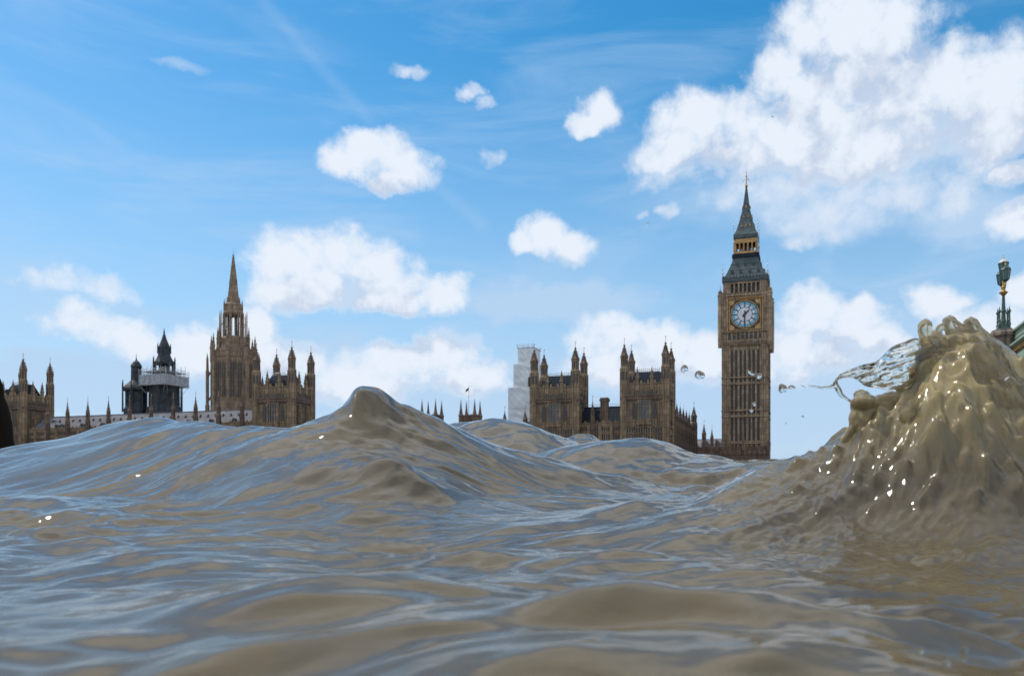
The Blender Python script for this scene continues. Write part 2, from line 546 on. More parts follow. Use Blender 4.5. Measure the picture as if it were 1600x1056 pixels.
# wave crests: bearing (in photo columns) -> (height of crest in photo rows), distance, width in front, width behind
CRESTS = [
    dict(h=[(-1500, 790), (-700, 760), (-300, 730), (0, 706), (60, 694), (115, 684), (150, 672), (200, 660), (250, 655), (290, 658), (340, 667),
            (390, 670), (445, 674), (520, 684), (620, 705), (760, 760)],
         d=[(-1500, 3.6), (0, 3.4), (250, 3.3), (450, 2.8), (760, 2.7)], wf=1.3, wb=0.9),
    dict(h=[(150, 800), (260, 745), (330, 712), (400, 690), (445, 677), (490, 668), (540, 657), (590, 653), (640, 656),
            (680, 661), (700, 669), (740, 689), (800, 708), (900, 730), (1000, 748), (1100, 760), (1200, 775), (1400, 830)],
         d=[(150, 2.5), (575, 2.6), (800, 2.8), (1100, 3.0), (1400, 3.0)], wf=0.78, wb=0.55),
    dict(h=[(430, 740), (470, 692), (505, 660), (530, 640), (543, 628), (553, 613), (563, 605), (576, 603), (592, 607), (607, 615), (622, 627), (650, 643), (680, 662), (720, 700), (780, 760)],
         d=[(430, 2.5), (575, 2.6), (780, 2.75)], wf=0.46, wb=0.36),
    dict(h=[(540, 730), (620, 690), (680, 668), (700, 664), (740, 658), (780, 657), (830, 663), (862, 675), (900, 692), (960, 720), (1100, 780)],
         d=[(540, 4.3), (1100, 4.3)], wf=1.1, wb=0.9),
    dict(h=[(800, 715), (850, 688), (880, 681), (905, 679), (930, 685), (960, 702), (1040, 750)],
         d=[(800, 5.0), (1040, 5.0)], wf=0.9, wb=0.9),
    dict(h=[(780, 735), (840, 706), (880, 698), (920, 693), (970, 689), (1010, 688), (1045, 694), (1090, 709), (1130, 715), (1170, 716), (1210, 715),
            (1250, 712), (1300, 706), (1400, 705), (1700, 720), (2400, 770)],
         d=[(780, 3.7), (1100, 3.8), (1250, 3.5), (2400, 3.5)], wf=1.1, wb=0.9),
    dict(h=[(1040, 800), (1130, 762), (1190, 735), (1240, 716), (1270, 706), (1290, 696), (1320, 676), (1345, 652), (1370, 636), (1400, 620), (1430, 590), (1450, 556),
            (1470, 540), (1500, 530), (1530, 526), (1560, 540), (1588, 558), (1610, 576), (1650, 606), (1750, 655), (1900, 705), (2300, 780)],
         d=[(1040, 2.2), (1300, 2.0), (1500, 1.95), (2300, 2.0)], wf=0.44, wb=0.42),
    dict(h=[(1040, 800), (1150, 752), (1240, 722), (1290, 708), (1350, 698), (1420, 690), (1500, 684), (1600, 680), (1750, 690), (1900, 710), (2300, 780)],
         d=[(1040, 2.1), (2300, 2.0)], wf=0.78, wb=0.5),
]
for c_ in CRESTS:
    c_['hf'] = curve(c_['h'])
    c_['df'] = curve(c_['d'])
    g_x = np.arange(-1600, 2500, 4.0)
    k_x = np.exp(-0.5 * (np.arange(-45, 46) * 4.0 / 55.0) ** 2)
    k_x /= k_x.sum()
    g_y = np.convolve(np.pad(c_['hf'](g_x), 45, 'edge'), k_x, 'valid')
    c_['hs'] = (g_x, g_y)
NEAR = [  # low bumps close to the lens: photo column, distance, half width, height
    (1090, 0.85, 0.14, 0.050), (450, 0.85, 0.30, 0.045), (1450, 0.80, 0.10, 0.030),  (760, 0.9, 0.2, 0.008),
    (1350, 1.05, 0.16, 0.022), (560, 1.0, 0.22, 0.012), (330, 1.35, 0.25, 0.018), (980, 1.35, 0.22, 0.012), (1060, 1.9, 0.3, 0.04), (200, 2.0, .4, .02), (700, 1.8, .3, .012), (612, 2.12, .15, .042),
]


BLISTERS = []
DOMES = []       # small domes added to catch sun glints where the wave is breaking


def river_height(x, y):
    yy = np.maximum(y, 0.35)
    col = 800 + F * x / yy
    # sheltered trough round the lens, an even chop beyond
    base = 0.02 * perlin(x * 0.5 + 3, y * 0.5, 11)
    base = base + 0.14 * np.exp(-((yy - 2.6) / 1.1) ** 2)
    far = np.clip((y - 5.5) / 5, 0, 1)
    chop = 0.16 * perlin(x * 0.33, y * 0.42 + 9, 5) + 0.10 * perlin(x * 0.8, y * 0.95, 6) + 0.05 * perlin(x * 1.9, y * 2.2, 8)
    base = base + far * (chop - 0.05)
    K = 45.0
    acc = np.exp(K * base)
    for c_ in CRESTS:
        d = c_['df'](col)
        t_ = np.clip((np.abs(y - d) - 0.03) / 0.30, 0, 1)
        t_ = t_ * t_ * (3 - 2 * t_)
        hrow = c_['hf'](col) * (1 - t_) + np.interp(col, c_['hs'][0], c_['hs'][1]) * t_
        H = CZ + (HOR - hrow) / F * d
        w = np.where(y < d, c_['wf'], c_['wb'])
        g = np.exp(-np.abs((y - d) / w) ** 1.7)
        lo, hi = c_['h'][0][0], c_['h'][-1][0]
        fade = np.clip((col - lo) / 120, 0, 1) * np.clip((hi - col) / 120, 0, 1)
        z = -0.25 + (H + 0.25) * g
        z = np.where(y > 0.4, z, -0.5)
        acc = acc + fade * np.exp(K * z)
    z = np.log(acc) / K
    for (pxc, d, w, h) in NEAR:
        xc = (pxc - 800) / F * d
        z = z + h * np.exp(-((x - xc) / w) ** 2 - ((y - d) / (w * 0.55)) ** 2)
    # ripples, drawn out along the flow and bent by a slow swirl
    wx = x + 0.10 * perlin(x * 1.7, y * 1.7, 21) + 0.3 * perlin(x * .5, y * .5, 25)
    wy = y + 0.10 * perlin(x * 1.7 + 40, y * 1.7, 22) + 0.3 * perlin(x * .5, y * .5 + 30, 26)
    ca, sa = math.cos(R(-24)), math.sin(R(-24))
    rx, ry = wx * ca - wy * sa, wx * sa + wy * ca
    rough = 0.75 + 0.5 * perlin(x * 0.9, y * 0.9, 31)
    right = 1 / (1 + np.exp(-(col - 1180) / 60)) * np.exp(-np.where(y < 1.95, (y - 1.95) / 0.5, (y - 1.95) / 0.7) ** 2)
    damp = 1.0 / (1 + (y / 9.0) ** 2)
    rip = 0.026 * perlin(rx * 2.2, ry * 3.2, 41) + 0.020 * perlin(rx * 4.6, ry * 7.5, 42) + 0.0075 * perlin(rx * 9.5, ry * 15, 43) + 0.0027 * perlin(rx * 19, ry * 31, 46) + 0.0007 * perlin(rx * 40, ry * 60, 44)
    cusp = 0.0060 * (0.5 - np.abs(perlin(rx * 6 + 7, ry * 11, 45)))
    z = z + (rip + cusp) * rough * damp
    lx, ly = wx * .80 + wy * .60, wy * .80 - wx * .60
    lump = 0.010 * np.abs(perlin(lx * 4.5, ly * 9, 51)) + 0.009 * perlin(lx * 8, ly * 18, 52) + 0.006 * np.abs(perlin(lx * 18, ly * 30, 53)) + 0.0045 * perlin(lx * 11, ly * 44, 56)
    lump = lump + 0.0026 * perlin(lx * 26, ly * 95, 57) + 0.0046 * perlin(wx * 54, wy * 54, 54) + 0.0012 * perlin(wx * 120, wy * 120, 55)
    z = z + right * (lump - 0.012)
    pk = np.exp(-((x + .44) / .28) ** 2 - ((y - 2.5) / .3) ** 2)
    z = z + pk * (0.009 * perlin(wx * 6, wy * 9, 71) + 0.009 * perlin(wx * 14, wy * 20, 72) + .003 * perlin(wx * 32, wy * 45, 73))
    if DOMES:
        mk = np.nonzero((col > 1180) & (y > 1.0) & (y < 2.2))
        xm, ym = x[mk], y[mk]
        zm = np.zeros_like(xm)
        for (xc, yc, r_, h) in DOMES:
            near = np.nonzero((np.abs(xm - xc) < 3 * r_) & (np.abs(ym - yc) < 3 * r_))[0]
            zm[near] += h * np.exp(-((xm[near] - xc) ** 2 + (ym[near] - yc) ** 2) / r_ ** 2)
        z[mk] += zm
    for (xc, yc, rx_, ry_, h) in BLISTERS:
        q = np.sqrt(((x - xc) / rx_) ** 2 + ((y - yc) / ry_) ** 2)
        z = z + h * np.exp(-((q - 1) / .22) ** 2) + .35 * h * np.exp(-(q / .9) ** 4)
    return z


def build_river():
    A = 0.6
    us = np.concatenate([np.linspace(-2.6, -0.66, 60, endpoint=False), np.linspace(-0.66, 0.66, 1150), np.linspace(0.66, 2.6, 61)[1:]])
    ys = np.concatenate([np.exp(np.linspace(math.log(0.25), math.log(1.7), 420, endpoint=False)), np.exp(np.linspace(math.log(1.7), math.log(3.2), 520, endpoint=False)), np.exp(np.linspace(math.log(3.2), math.log(7.0), 260, endpoint=False)), np.exp(np.linspace(math.log(7.0), math.log(1500.0), 230))]) - A
    U, Yg = np.meshgrid(us, ys)
    X = U * (Yg + A)
    Z = river_height(X, Yg)
    nr, nc = X.shape
    co = np.stack([X, Yg, Z], -1).reshape(-1, 3).astype(np.float32)
    idx = np.arange(nr * nc, dtype=np.int32).reshape(nr, nc)
    q = np.stack([idx[:-1, :-1], idx[:-1, 1:], idx[1:, 1:], idx[1:, :-1]], -1).reshape(-1, 4)
    me = bpy.data.meshes.new('river_water')
    me.vertices.add(len(co))
    me.vertices.foreach_set('co', co.ravel())
    me.loops.add(q.size)
    me.loops.foreach_set('vertex_index', q.ravel())
    me.polygons.add(len(q))
    me.polygons.foreach_set('loop_start', np.arange(0, q.size, 4, dtype=np.int32))
    me.polygons.foreach_set('loop_total', np.full(len(q), 4, dtype=np.int32))
    me.update(calc_edges=True)
    me.polygons.foreach_set('use_smooth', np.ones(len(q), dtype=bool))
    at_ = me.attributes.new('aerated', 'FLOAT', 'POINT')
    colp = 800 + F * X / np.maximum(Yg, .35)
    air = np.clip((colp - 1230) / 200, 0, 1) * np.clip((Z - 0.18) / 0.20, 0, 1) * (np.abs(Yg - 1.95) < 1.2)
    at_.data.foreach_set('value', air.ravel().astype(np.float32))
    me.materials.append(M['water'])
    o = bpy.data.objects.new('river_water', me)
    COL.objects.link(o)
    tag(o, 'choppy brown river water with blue sky glints', 'water', None, 'structure')


def on_water(px, py):
    """where a line of sight from the camera first meets the river"""
    ys = np.linspace(0.45, 3.2, 1400)
    xs = (px - 800) / F * ys
    zs = CZ + (HOR - py) / F * ys
    hit = np.nonzero(river_height(xs, ys) >= zs)[0]
    i = hit[0] if len(hit) else -1
    return Vector((xs[i], ys[i], zs[i]))


bl_ = []
for (bx, by, rx_, ry_, h) in ((1548, 600, .052, .05, .012), (1492, 575, .028, .03, .009), (1420, 640, .03, .03, .008), (1500, 650, .035, .035, .008), (1575, 660, .04, .04, .009), (1375, 672, .022, .025, .007), (1450, 690, .03, .03, .007)):
    p_ = on_water(bx, by)
    bl_.append((p_.x, p_.y, rx_, ry_, h))
rng = random.Random(31)
do_ = []
for k in range(210):
    bx = min(1600, max(1245, rng.gauss(1450, 95)))
    by = min(800, max(575, rng.gauss(690 - (bx - 1400) * .1, 48)))
    p_ = on_water(bx, by)
    r_ = rng.uniform(.006, .017)
    do_.append((p_.x, p_.y, r_, r_ * rng.uniform(.7, 1.1)))
BLISTERS += bl_
DOMES += do_
build_river()

# the land on the far bank
mb = MB()
mb.add([(-3000, -9, 3.6), (3000, -9, 3.6), (3000, 4000, 3.6), (-3000, 4000, 3.6)], [(0, 1, 2, 3)])
g = mb.build('ground', M['ground'])
g.location = P2; g.rotation_euler = (0, 0, RZ)
tag(g, kind='structure')
mb = MB()
mb.box(-900, 60, -10.2, -9.0, -3, 4.6)
mb.box(-900, 60, -10.5, -8.8, 4.6, 4.9)
for k in range(-60, 5):
    mb.box(k * 9.0 - .5, k * 9.0 + .5, -10.6, -9.5, -3, 4.55)
o = mb.build('river_wall', M['stone_dark'], thing('embankment_wall', P2, RZ, 'long stone embankment wall along the foot of the riverside palace', 'wall'))


# ------------------------------------------------------------------ gothic pieces
def ogee(mb, cx, cy, r, z0, z1, n=8):
    h = z1 - z0
    mb.lathe(cx, cy, [(r * .9, z0), (r * 1.12, z0 + .06 * h), (r * 1.12, z0 + .12 * h), (r * .92, z0 + .2 * h), (r * .66, z0 + .36 * h), (r * .44, z0 + .52 * h),
                      (r * .32, z0 + .72 * h), (r * .2, z0 + .9 * h), (r * .34, z0 + .93 * h), (r * .3, z0 + .97 * h), (r * .1, z1)], n)
    # crockets up the arrises
    for i, t in enumerate((.26, .4, .54, .68)):
        rr = r * (.92 - 1.0 * (t - .2)) * .95
        for k in range(4):
            a = PI / 4 + k * PI / 2
            x, y = cx + rr * math.cos(a), cy + rr * math.sin(a)
            s_ = r * .13
            mb.box(x - s_, x + s_, y - s_, y + s_, z0 + t * h - s_, z0 + t * h + s_)


def turret(parent, cx, cy, zb, z1, z2, z3, r, mat, slots=True, name='turret'):
    """octagonal corner turret: shaft to z1, open-looking stage to z2, ogee cap to z3, rod on top"""
    mb = MB()
    mb.lathe(cx, cy, [(r, zb), (r, z1 - .9), (r * 1.14, z1 - .7), (r * 1.14, z1 - .4), (r, z1 - .3), (r * .97, z1), (r * .8, z1 + .1), (r * .8, z2 - .3), (r * 1.05, z2 - .1), (r * 1.05, z2 + .08)])
    for k in range(8):
        a = k * PI / 4 + PI / 8
        x, y = cx + r * .8 * math.cos(a), cy + r * .8 * math.sin(a)
        mb.box(x - .1, x + .1, y - .1, y + .1, z1, z2)
        x, y = cx + r * math.cos(a), cy + r * math.sin(a)
        mb.box(x - .11, x + .11, y - .11, y + .11, zb, z1 - .8)
    if slots:
        mb.mi = 1
        ap = math.cos(PI / 8)
        for k in range(8):
            for (zz0, zz1, rr, hw) in ((z1 + .35, z2 - .5, r * .8, .15), (z1 - 3.6, z1 - 1.3, r, .17)):
                mb.M = Matrix.Translation((cx, cy, 0)) @ Matrix.Rotation(k * PI / 4, 4, 'Z')
                mb.box(rr * ap - .1, rr * ap + .02, -hw, hw, zz0, zz1)
        mb.M = Matrix.Identity(4)
    o = mb.build(name, [mat, M['recess']], parent)
    s_ = MB()
    ogee(s_, cx, cy, r * .95, z2 + .06, z3)
    s_.build('spirelet', M['stone_dark'], o)
    f = MB()
    f.tube((cx, cy, z3 - .2), (cx, cy, z3 + 1.7), .08, .04)
    f.box(cx - .015, cx + .2, cy - .015, cy + .015, z3 + 1.2, z3 + 1.42)
    f.build('finial', M['gold_dim'], o)
    return o


def pinnacle(mb, cx, cy, z0, z1, w):
    h = z1 - z0
    mb.box(cx - w, cx + w, cy - w, cy + w, z0, z0 + .5 * h)
    mb.box(cx - w * 1.25, cx + w * 1.25, cy - w * 1.25, cy + w * 1.25, z0 + .5 * h, z0 + .55 * h)
    mb.frus(cx, cy, z0 + .55 * h, z1, w * .95, w * .95, .03, .03)
    for t in (.65, .78):
        ww = w * (1.05 - (t - .55) / .45) + .05
        mb.box(cx - ww, cx + ww, cy - ww, cy + ww, z0 + t * h, z0 + (t + .03) * h)


def parapet_run(mb, x0, x1, y, z0, z1, step=.8, th=.35):
    """pierced and battlemented parapet along x at depth y"""
    h = z1 - z0
    mb.box(x0, x1, y, y + th, z0, z0 + .28 * h)
    mb.box(x0, x1, y + .06, y + th - .06, z0 + .28 * h, z0 + .55 * h)
    mb.box(x0, x1, y - .05, y + th, z0 + .55 * h, z0 + .66 * h)
    n = max(1, int((x1 - x0) / step))
    for k in range(n):
        xa = x0 + (k + .5) * (x1 - x0) / n
        mb.box(xa - .09, xa + .09, y - .06, y + th, z0, z0 + .6 * h)
        if k % 2 == 0:
            mb.box(xa - step * .32, xa + step * .32, y + .02, y + th - .04, z0 + .66 * h, z0 + .9 * h)
            mb.frus(xa, y + th / 2, z0 + .9 * h, z1, step * .3, th * .4, .05, .05)


def window(parent, x0, x1, z0, z1, y, lights=3, transoms=2, mat=None, fr=None, pointed=True, name='window'):
    """traceried window: leaded pane as the part, stone mullions as its sub-part; faces -y"""
    w = x1 - x0
    cx = (x0 + x1) / 2
    zs = z1 - (w * .35 if pointed else 0)
    pts = [(x0, z0), (x1, z0), (x1, zs)]
    if pointed:
        pts += [(cx + w * .36, zs + .17 * w), (cx + w * .2, zs + .28 * w), (cx, z1), (cx - w * .2, zs + .28 * w), (cx - w * .36, zs + .17 * w)]
    pts += [(x0, zs)]
    mb = MB()
    mb.slab(pts, y, y + .06)
    o = mb.build(name, mat or M['glass'], parent)
    f = MB()
    for k in range(lights + 1):
        x = x0 + w * k / lights
        top = zs + (0 if k in (0, lights) else w * .2) if pointed else zs
        f.box(x - .08, x + .08, y - .22, y + .02, z0, top)
    for k in range(transoms + 1):
        z = z0 + (zs - z0) * k / max(1, transoms)
        f.box(x0, x1, y - .18, y + .015, z - .07, z + .07)
    if pointed:
        q = [(x1, zs)] + pts[3:8] + [(x0, zs)]
        for a, b in zip(q[:-1], q[1:]):
            f.tube((a[0], y - .1, a[1]), (b[0], y - .1, b[1]), .12)
    f.build('mullions', fr or M['stone'], o)
    return o


def ribs(mb, x0, x1, z0, z1, y, n, w=.09, d=.16):
    for k in range(n + 1):
        x = x0 + (x1 - x0) * k / n
        mb.box(x - w, x + w, y - d, y + .05, z0, z1)


def face_roots(parent, w, dpt):
    """matrices that turn front-facing work (front at y=0, x from -w/2) onto the north side"""
    return Matrix.Translation((w / 2, 0, 0)) @ Matrix.Rotation(PI / 2, 4, 'Z')


# ------------------------------------------------------------------ pavilion towers
def pavilion(label):
    w, dp = 11.0, 10.0
    hw = w / 2
    root = thing('pavilion_tower', (0, 0, 0), RZ, label, 'tower', 'pavilion towers of the riverside palace')
    mb = MB()
    mb.box(-hw, hw, 0, dp, 2.5, 27.0)
    S = face_roots(root, w, dp)
    for Mx, L in ((Matrix.Identity(4), (-hw, hw)), (S, (0, dp))):
        mb.M = Mx
        x0, x1 = L
        for z in (6.8, 10.6):
            mb.box(x0, x1, -.22, 0, z, z + .4)
        ribs(mb, x0 + 1.2, x1 - 1.2, 4, 15.4, 0, 14, .08, .14)
        ribs(mb, x0 + 1.2, x1 - 1.2, 18, 24.0, 0, 14, .07, .13)
        for z in (19.6, 21.8):
            mb.box(x0 + 1, x1 - 1, -.1, 0, z, z + .16)
        # carved band over the window
        ribs(mb, x0 + .8, x1 - .8, 25.3, 26.8, 0, 16, .1, .12)
    o = mb.build('wall', M['stone'], root)
    cn = MB()
    cn.box(-hw - .45, hw + .45, -.45, dp + .45, 24.3, 24.75)
    cn.box(-hw - .3, hw + .3, -.3, dp + .3, 25.0, 25.3)
    cn.box(-hw - .35, hw + .35, -.38, dp + .3, 17.3, 17.75)
    cn.box(-hw - .3, hw + .3, -.32, dp + .3, 15.4, 15.8)
    for k in range(22):
        x = -hw + .3 + k * (w - .6) / 21
        cn.box(x - .12, x + .12, -.34, 0, 24.0, 24.3)
    cn.mi = 1  # dark blocks put in for the shade of the cornice band
    for Mx, (x0, x1) in ((Matrix.Identity(4), (-hw, hw)), (S, (0, dp))):
        cn.M = Mx
        nfr = int((x1 - x0 - 2.2) / .55)
        for k in range(nfr):
            x = x0 + 1.1 + (k + .5) * (x1 - x0 - 2.2) / nfr
            cn.box(x - .17, x + .17, -.12, -.02, 25.42, 26.2)
            cn.box(x - .2, x + .2, -.12, -.02, 23.75, 24.25)
    cn.M = Matrix.Identity(4)
    cn.build('cornice', [M['stone_dark'], M['recess']], root)
    pp = MB()
    parapet_run(pp, -hw + .9, hw - .9, -.1, 26.95, 29.0)
    pp.M = Matrix.Translation((hw, 0, 0)) @ Matrix.Rotation(PI / 2, 4, 'Z')
    parapet_run(pp, .9, dp - .9, -.1, 26.95, 29.0)
    pp.M = Matrix.Translation((-hw, dp, 0)) @ Matrix.Rotation(-PI / 2, 4, 'Z')
    parapet_run(pp, .9, dp - .9, -.1, 26.95, 29.0)
    pp.build('parapet', M['stone'], root)
    # oriel and its flanking niches
    window(root, -1.35, 1.35, 19.2, 23.9, -.32, 4, 3, pointed=False)
    ob = MB()
    ob.box(-1.7, 1.7, -.28, 0.05, 18.0, 24.2)
    ob.box(-1.8, 1.8, -.62, -.27, 17.9, 19.0)
    ribs(ob, -1.7, 1.7, 18.0, 19.0, -.62, 8, .06, .1)
    ob.box(-1.55, -1.37, -.5, -.27, 19.0, 24.1); ob.box(1.37, 1.55, -.5, -.27, 19.0, 24.1)
    ob.build('oriel', M['stone'], root)
    for sx_ in (-1, 1):
        d = MB()
        d.slab([(sx_ * 2.55 - .4, 19.4), (sx_ * 2.55 + .4, 19.4), (sx_ * 2.55 + .4, 23), (sx_ * 2.55, 23.7), (sx_ * 2.55 - .4, 23)], -.17, -.1)
        d.build('niche', M['recess'], root)
    for k in range(4):
        x = -3.6 + k * 2.4
        window(root, x - .95, x + .95, 15.9, 17.2, -.19, 3, 1, M['recess'], pointed=False)
        window(root, x - .95, x + .95, 11.2, 15.2, -.19, 3, 2, M['recess'], pointed=False)
    for k in range(2):
        y = 3.1 + k * 3.8
        wn_ = window(root, -.8, .8, 19.0, 23.8, -.19, 3, 3, M['recess'])
        for q in [wn_]:
            q.matrix_local = Matrix.Translation((hw, y, 0)) @ Matrix.Rotation(PI / 2, 4, 'Z')
        wn_ = window(root, -.8, .8, 11.0, 15.0, -.19, 3, 2, M['recess'], pointed=False)
        wn_.matrix_local = Matrix.Translation((hw, y, 0)) @ Matrix.Rotation(PI / 2, 4, 'Z')
    # steep iron roof with cresting
    rf = MB()
    rf.frus(0, dp / 2, 26.5, 31.6, hw - 1.0, dp / 2 - .9, hw - 2.4, .9)
    for k in range(9):
        x = -hw + 1.5 + k * (w - 3.0) / 8
        t = (x / (hw - 1.0)) * (hw - 2.4)
        rf.tube((x, dp / 2 - (dp / 2 - .9) - .0, 26.6), (t, dp / 2 - .90, 31.6), .05)
    ro = rf.build('roof', M['slate'], root)
    cr = MB()
    for k in range(13):
        x = -3.0 + k * .5
        cr.tube((x, dp / 2 - .8, 31.6), (x, dp / 2 - .8, 32.5), .04, .03)
    cr.tube((-3.1, dp / 2 - .8, 32.25), (3.1, dp / 2 - .8, 32.25), .05)
    cr.tube((-3.1, dp / 2 - .8, 31.85), (3.1, dp / 2 - .8, 31.85), .05)
    cr.build('cresting', M['steel'], ro)
    for sx_ in (-1, 1):
        d = MB()
        d.box(sx_ * 1.6 - .5, sx_ * 1.6 + .5, .9, 3.2, 27, 28.7)
        d.slab([(sx_ * 1.6 - .65, 28.7), (sx_ * 1.6 + .65, 28.7), (sx_ * 1.6, 30.1)], .8, 3.4)
        d.build('dormer', M['lead_dark'], ro)
    for x in (-hw + .35, hw - .35):
        for y in (.35, dp - .35):
            turret(root, x, y, 2.5, 32.6, 34.8, 38.1, 1.0, M['stone'])
    for x in (-1.9, 1.9):
        p_ = MB(); pinnacle(p_, x * .95, .1, 26.5, 32.4, .36); p_.build('pinnacle', M['stone'], root)
    for y in (3.4, 6.6):
        p_ = MB(); pinnacle(p_, hw - .1, y, 26.5, 32.4, .34); p_.build('pinnacle', M['stone'], root)
        p_ = MB(); pinnacle(p_, -hw + .1, y, 26.5, 31.6, .3); p_.build('pinnacle', M['stone'], root)
    return root


T0 = pavilion('riverfront pavilion tower nearest the clock tower, four spired turrets and blue roof')
T0.location = pal(-5.5, 0)
lab = ['riverfront pavilion tower standing directly right of the white sheeted scaffold tower',
       'riverfront pavilion tower in front of the tall stone spire',
       'leftmost pavilion tower beside the dark post, its side face turned to the right']
for (n_, w_, s_, l_) in ((-28.8, 0, 1.0, lab[0]), (-113.4, 0, 1.13, lab[1]), (-215.5, 0, 1.18, lab[2])):
    c = copy_tree(T0)
    c.location = pal(n_, w_)
    c.scale = (s_ * (1.03 if s_ > 1 else 1.07), s_ * .95, s_)
    c['label'] = l_


# ------------------------------------------------------------------ long palace ranges
def wing(label, n0, n1, w0, depth, z_eave, z_ridge, z_par, tur, roof_mat, vents=True, zt=30.2, bays=None, cresting=False, dormers=True, tr_r=.62, group='long ranges of the riverside palace'):
    L = n1 - n0
    root = thing('palace_wing', pal((n0 + n1) / 2, w0), RZ, label, 'building', group)
    h = L / 2
    mb = MB()
    mb.box(-h, h, 0, depth, 2.5, z_eave)
    nb = bays or max(3, int(L / 4.2))
    for z in (6.8, 10.6, 13.6, z_eave - 1.9):
        mb.box(-h, h, -.25, 0, z, z + .4)
    ribs(mb, -h + .1, h - .1, 4, z_eave - .2, 0, nb * 4, .08, .15)
    for k in range(nb + 1):
        x = -h + L * k / nb
        mb.box(max(-h, x - .4), min(h, x + .4), -.5, 0, 2.5, z_eave)
    mb.build('wall', M['stone'], root)
    for k in range(nb):
        x = -h + L * (k + .5) / nb
        hw_ = L / nb * .36
        window(root, x - hw_, x + hw_, z_eave - 5.6, z_eave - 2.1, -.19, 4, 1, M['recess'], pointed=False)
        window(root, x - hw_, x + hw_, z_eave - 1.4, z_eave - .3, -.19, 4, 1, M['recess'], pointed=False)
    pp = MB()
    parapet_run(pp, -h, h, -.15, z_eave, z_par, .75)
    pp.build('parapet', M['stone'], root)
    rf = MB()
    rf.add([(-h, .5, z_eave - .1), (h, .5, z_eave - .1), (h, depth / 2, z_ridge), (-h, depth / 2, z_ridge), (-h, depth - .5, z_eave - .1), (h, depth - .5, z_eave - .1)],
           [(0, 1, 2, 3), (3, 2, 5, 4), (0, 3, 4), (1, 5, 2), (0, 4, 5, 1)])
    ro = rf.build('roof', roof_mat, root)
    nr = max(4, int(L / 1.05))
    sl = MB()
    dz, dy = z_ridge - z_eave, depth / 2 - .5
    for k in range(nr + 1):
        x = -h + L * k / nr
        sl.tube((x, .5, z_eave - .06), (x, depth / 2, z_ridge + .03), .05, n=4)
    sl.box(-h, h, depth / 2 - .14, depth / 2 + .14, z_ridge - .05, z_ridge + .2)
    sl.build('roof_ribs', roof_mat, ro)
    if cresting:
        cr = MB()
        for k in range(int(L / .42)):
            x = -h + .2 + k * .42
            cr.tube((x, depth / 2, z_ridge + .15), (x, depth / 2, z_ridge + 1.15), .035, .02, 4)
        cr.tube((-h, depth / 2, z_ridge + .75), (h, depth / 2, z_ridge + .75), .04, n=4)
        cr.build('cresting', M['steel'], ro)
    if dormers:
        for (x, _) in [((a + b) / 2, 0) for a, b in zip(tur[:-1], tur[1:])] + [(t + 1.9, 0) for t in tur[:1]]:
            d = MB()
            xl = x - (n0 + n1) / 2
            zb = z_eave + .1
            d.box(xl - .55, xl + .55, .9, 2.4, zb, zb + 1.0)
            d.slab([(xl - .7, zb + 1.0), (xl + .7, zb + 1.0), (xl, zb + 2.1)], .8, 2.6)
            d.tube((xl, .9, zb + 2.0), (xl, .9, zb + 2.9), .06, .02)
            d.build('dormer', M['lead_dark'], ro)
    if vents:
        for t in range(int(L / 2.8)):
            v = MB()
            xl = -h + 1.4 + t * 2.8
            f_ = .68
            y, z = .5 + dy * f_, z_eave + dz * f_
            v.frus(xl, y - .1, z - .2, z + .55, .28, .4, .05, .1)
            v.build('roof_vent', M['lead_dark'], ro)
    for t in tur:
        xl = t - (n0 + n1) / 2
        turret(root, xl, -.35, 2.5, z_eave + (zt - z_eave) * .42, z_eave + (zt - z_eave) * .58, zt, tr_r, M['stone_dark'])
    return root


# link between the two northern towers
lk = wing('dark roofed link range between the two northern pavilion towers, one tall chimney', -22.9, -11.2, 1.6, 10, 18.0, 23.2, 19.4, [-19.0], M['slate'], False, 24.2, 4, True, False, .5)
ch = MB()
ch.box(-.95, .95, -.1, 1.4, 17.5, 24.3)
ch.box(-1.15, 1.15, -.25, 1.55, 24.3, 24.9)
ch.box(-1.0, 1.0, -.15, 1.45, 24.9, 25.2)
ribs(ch, -.9, .9, 18.5, 24.2, -.1, 4, .07, .1)
o = ch.build('chimney', M['stone_dark'], lk)
o.location = (.9, 0.2, 0)
wing('low wing behind the wave, two small pinnacled turrets in front of its lead roof', -107.0, -34.8, 2.0, 13, 16.5, 20.0, 17.6, [-37.2, -42.9], M['lead_dark'], False, 22.4, 14, False, False)
wing('long wing with pale lead roof and a row of evenly spaced pinnacled turrets', -209.5, -120.2, 1.5, 13, 21.2, 26.4, 22.6,
     [-191.4 + 8.3 * k for k in range(-1, 9)], M['lead'], True, 30.0, 20)

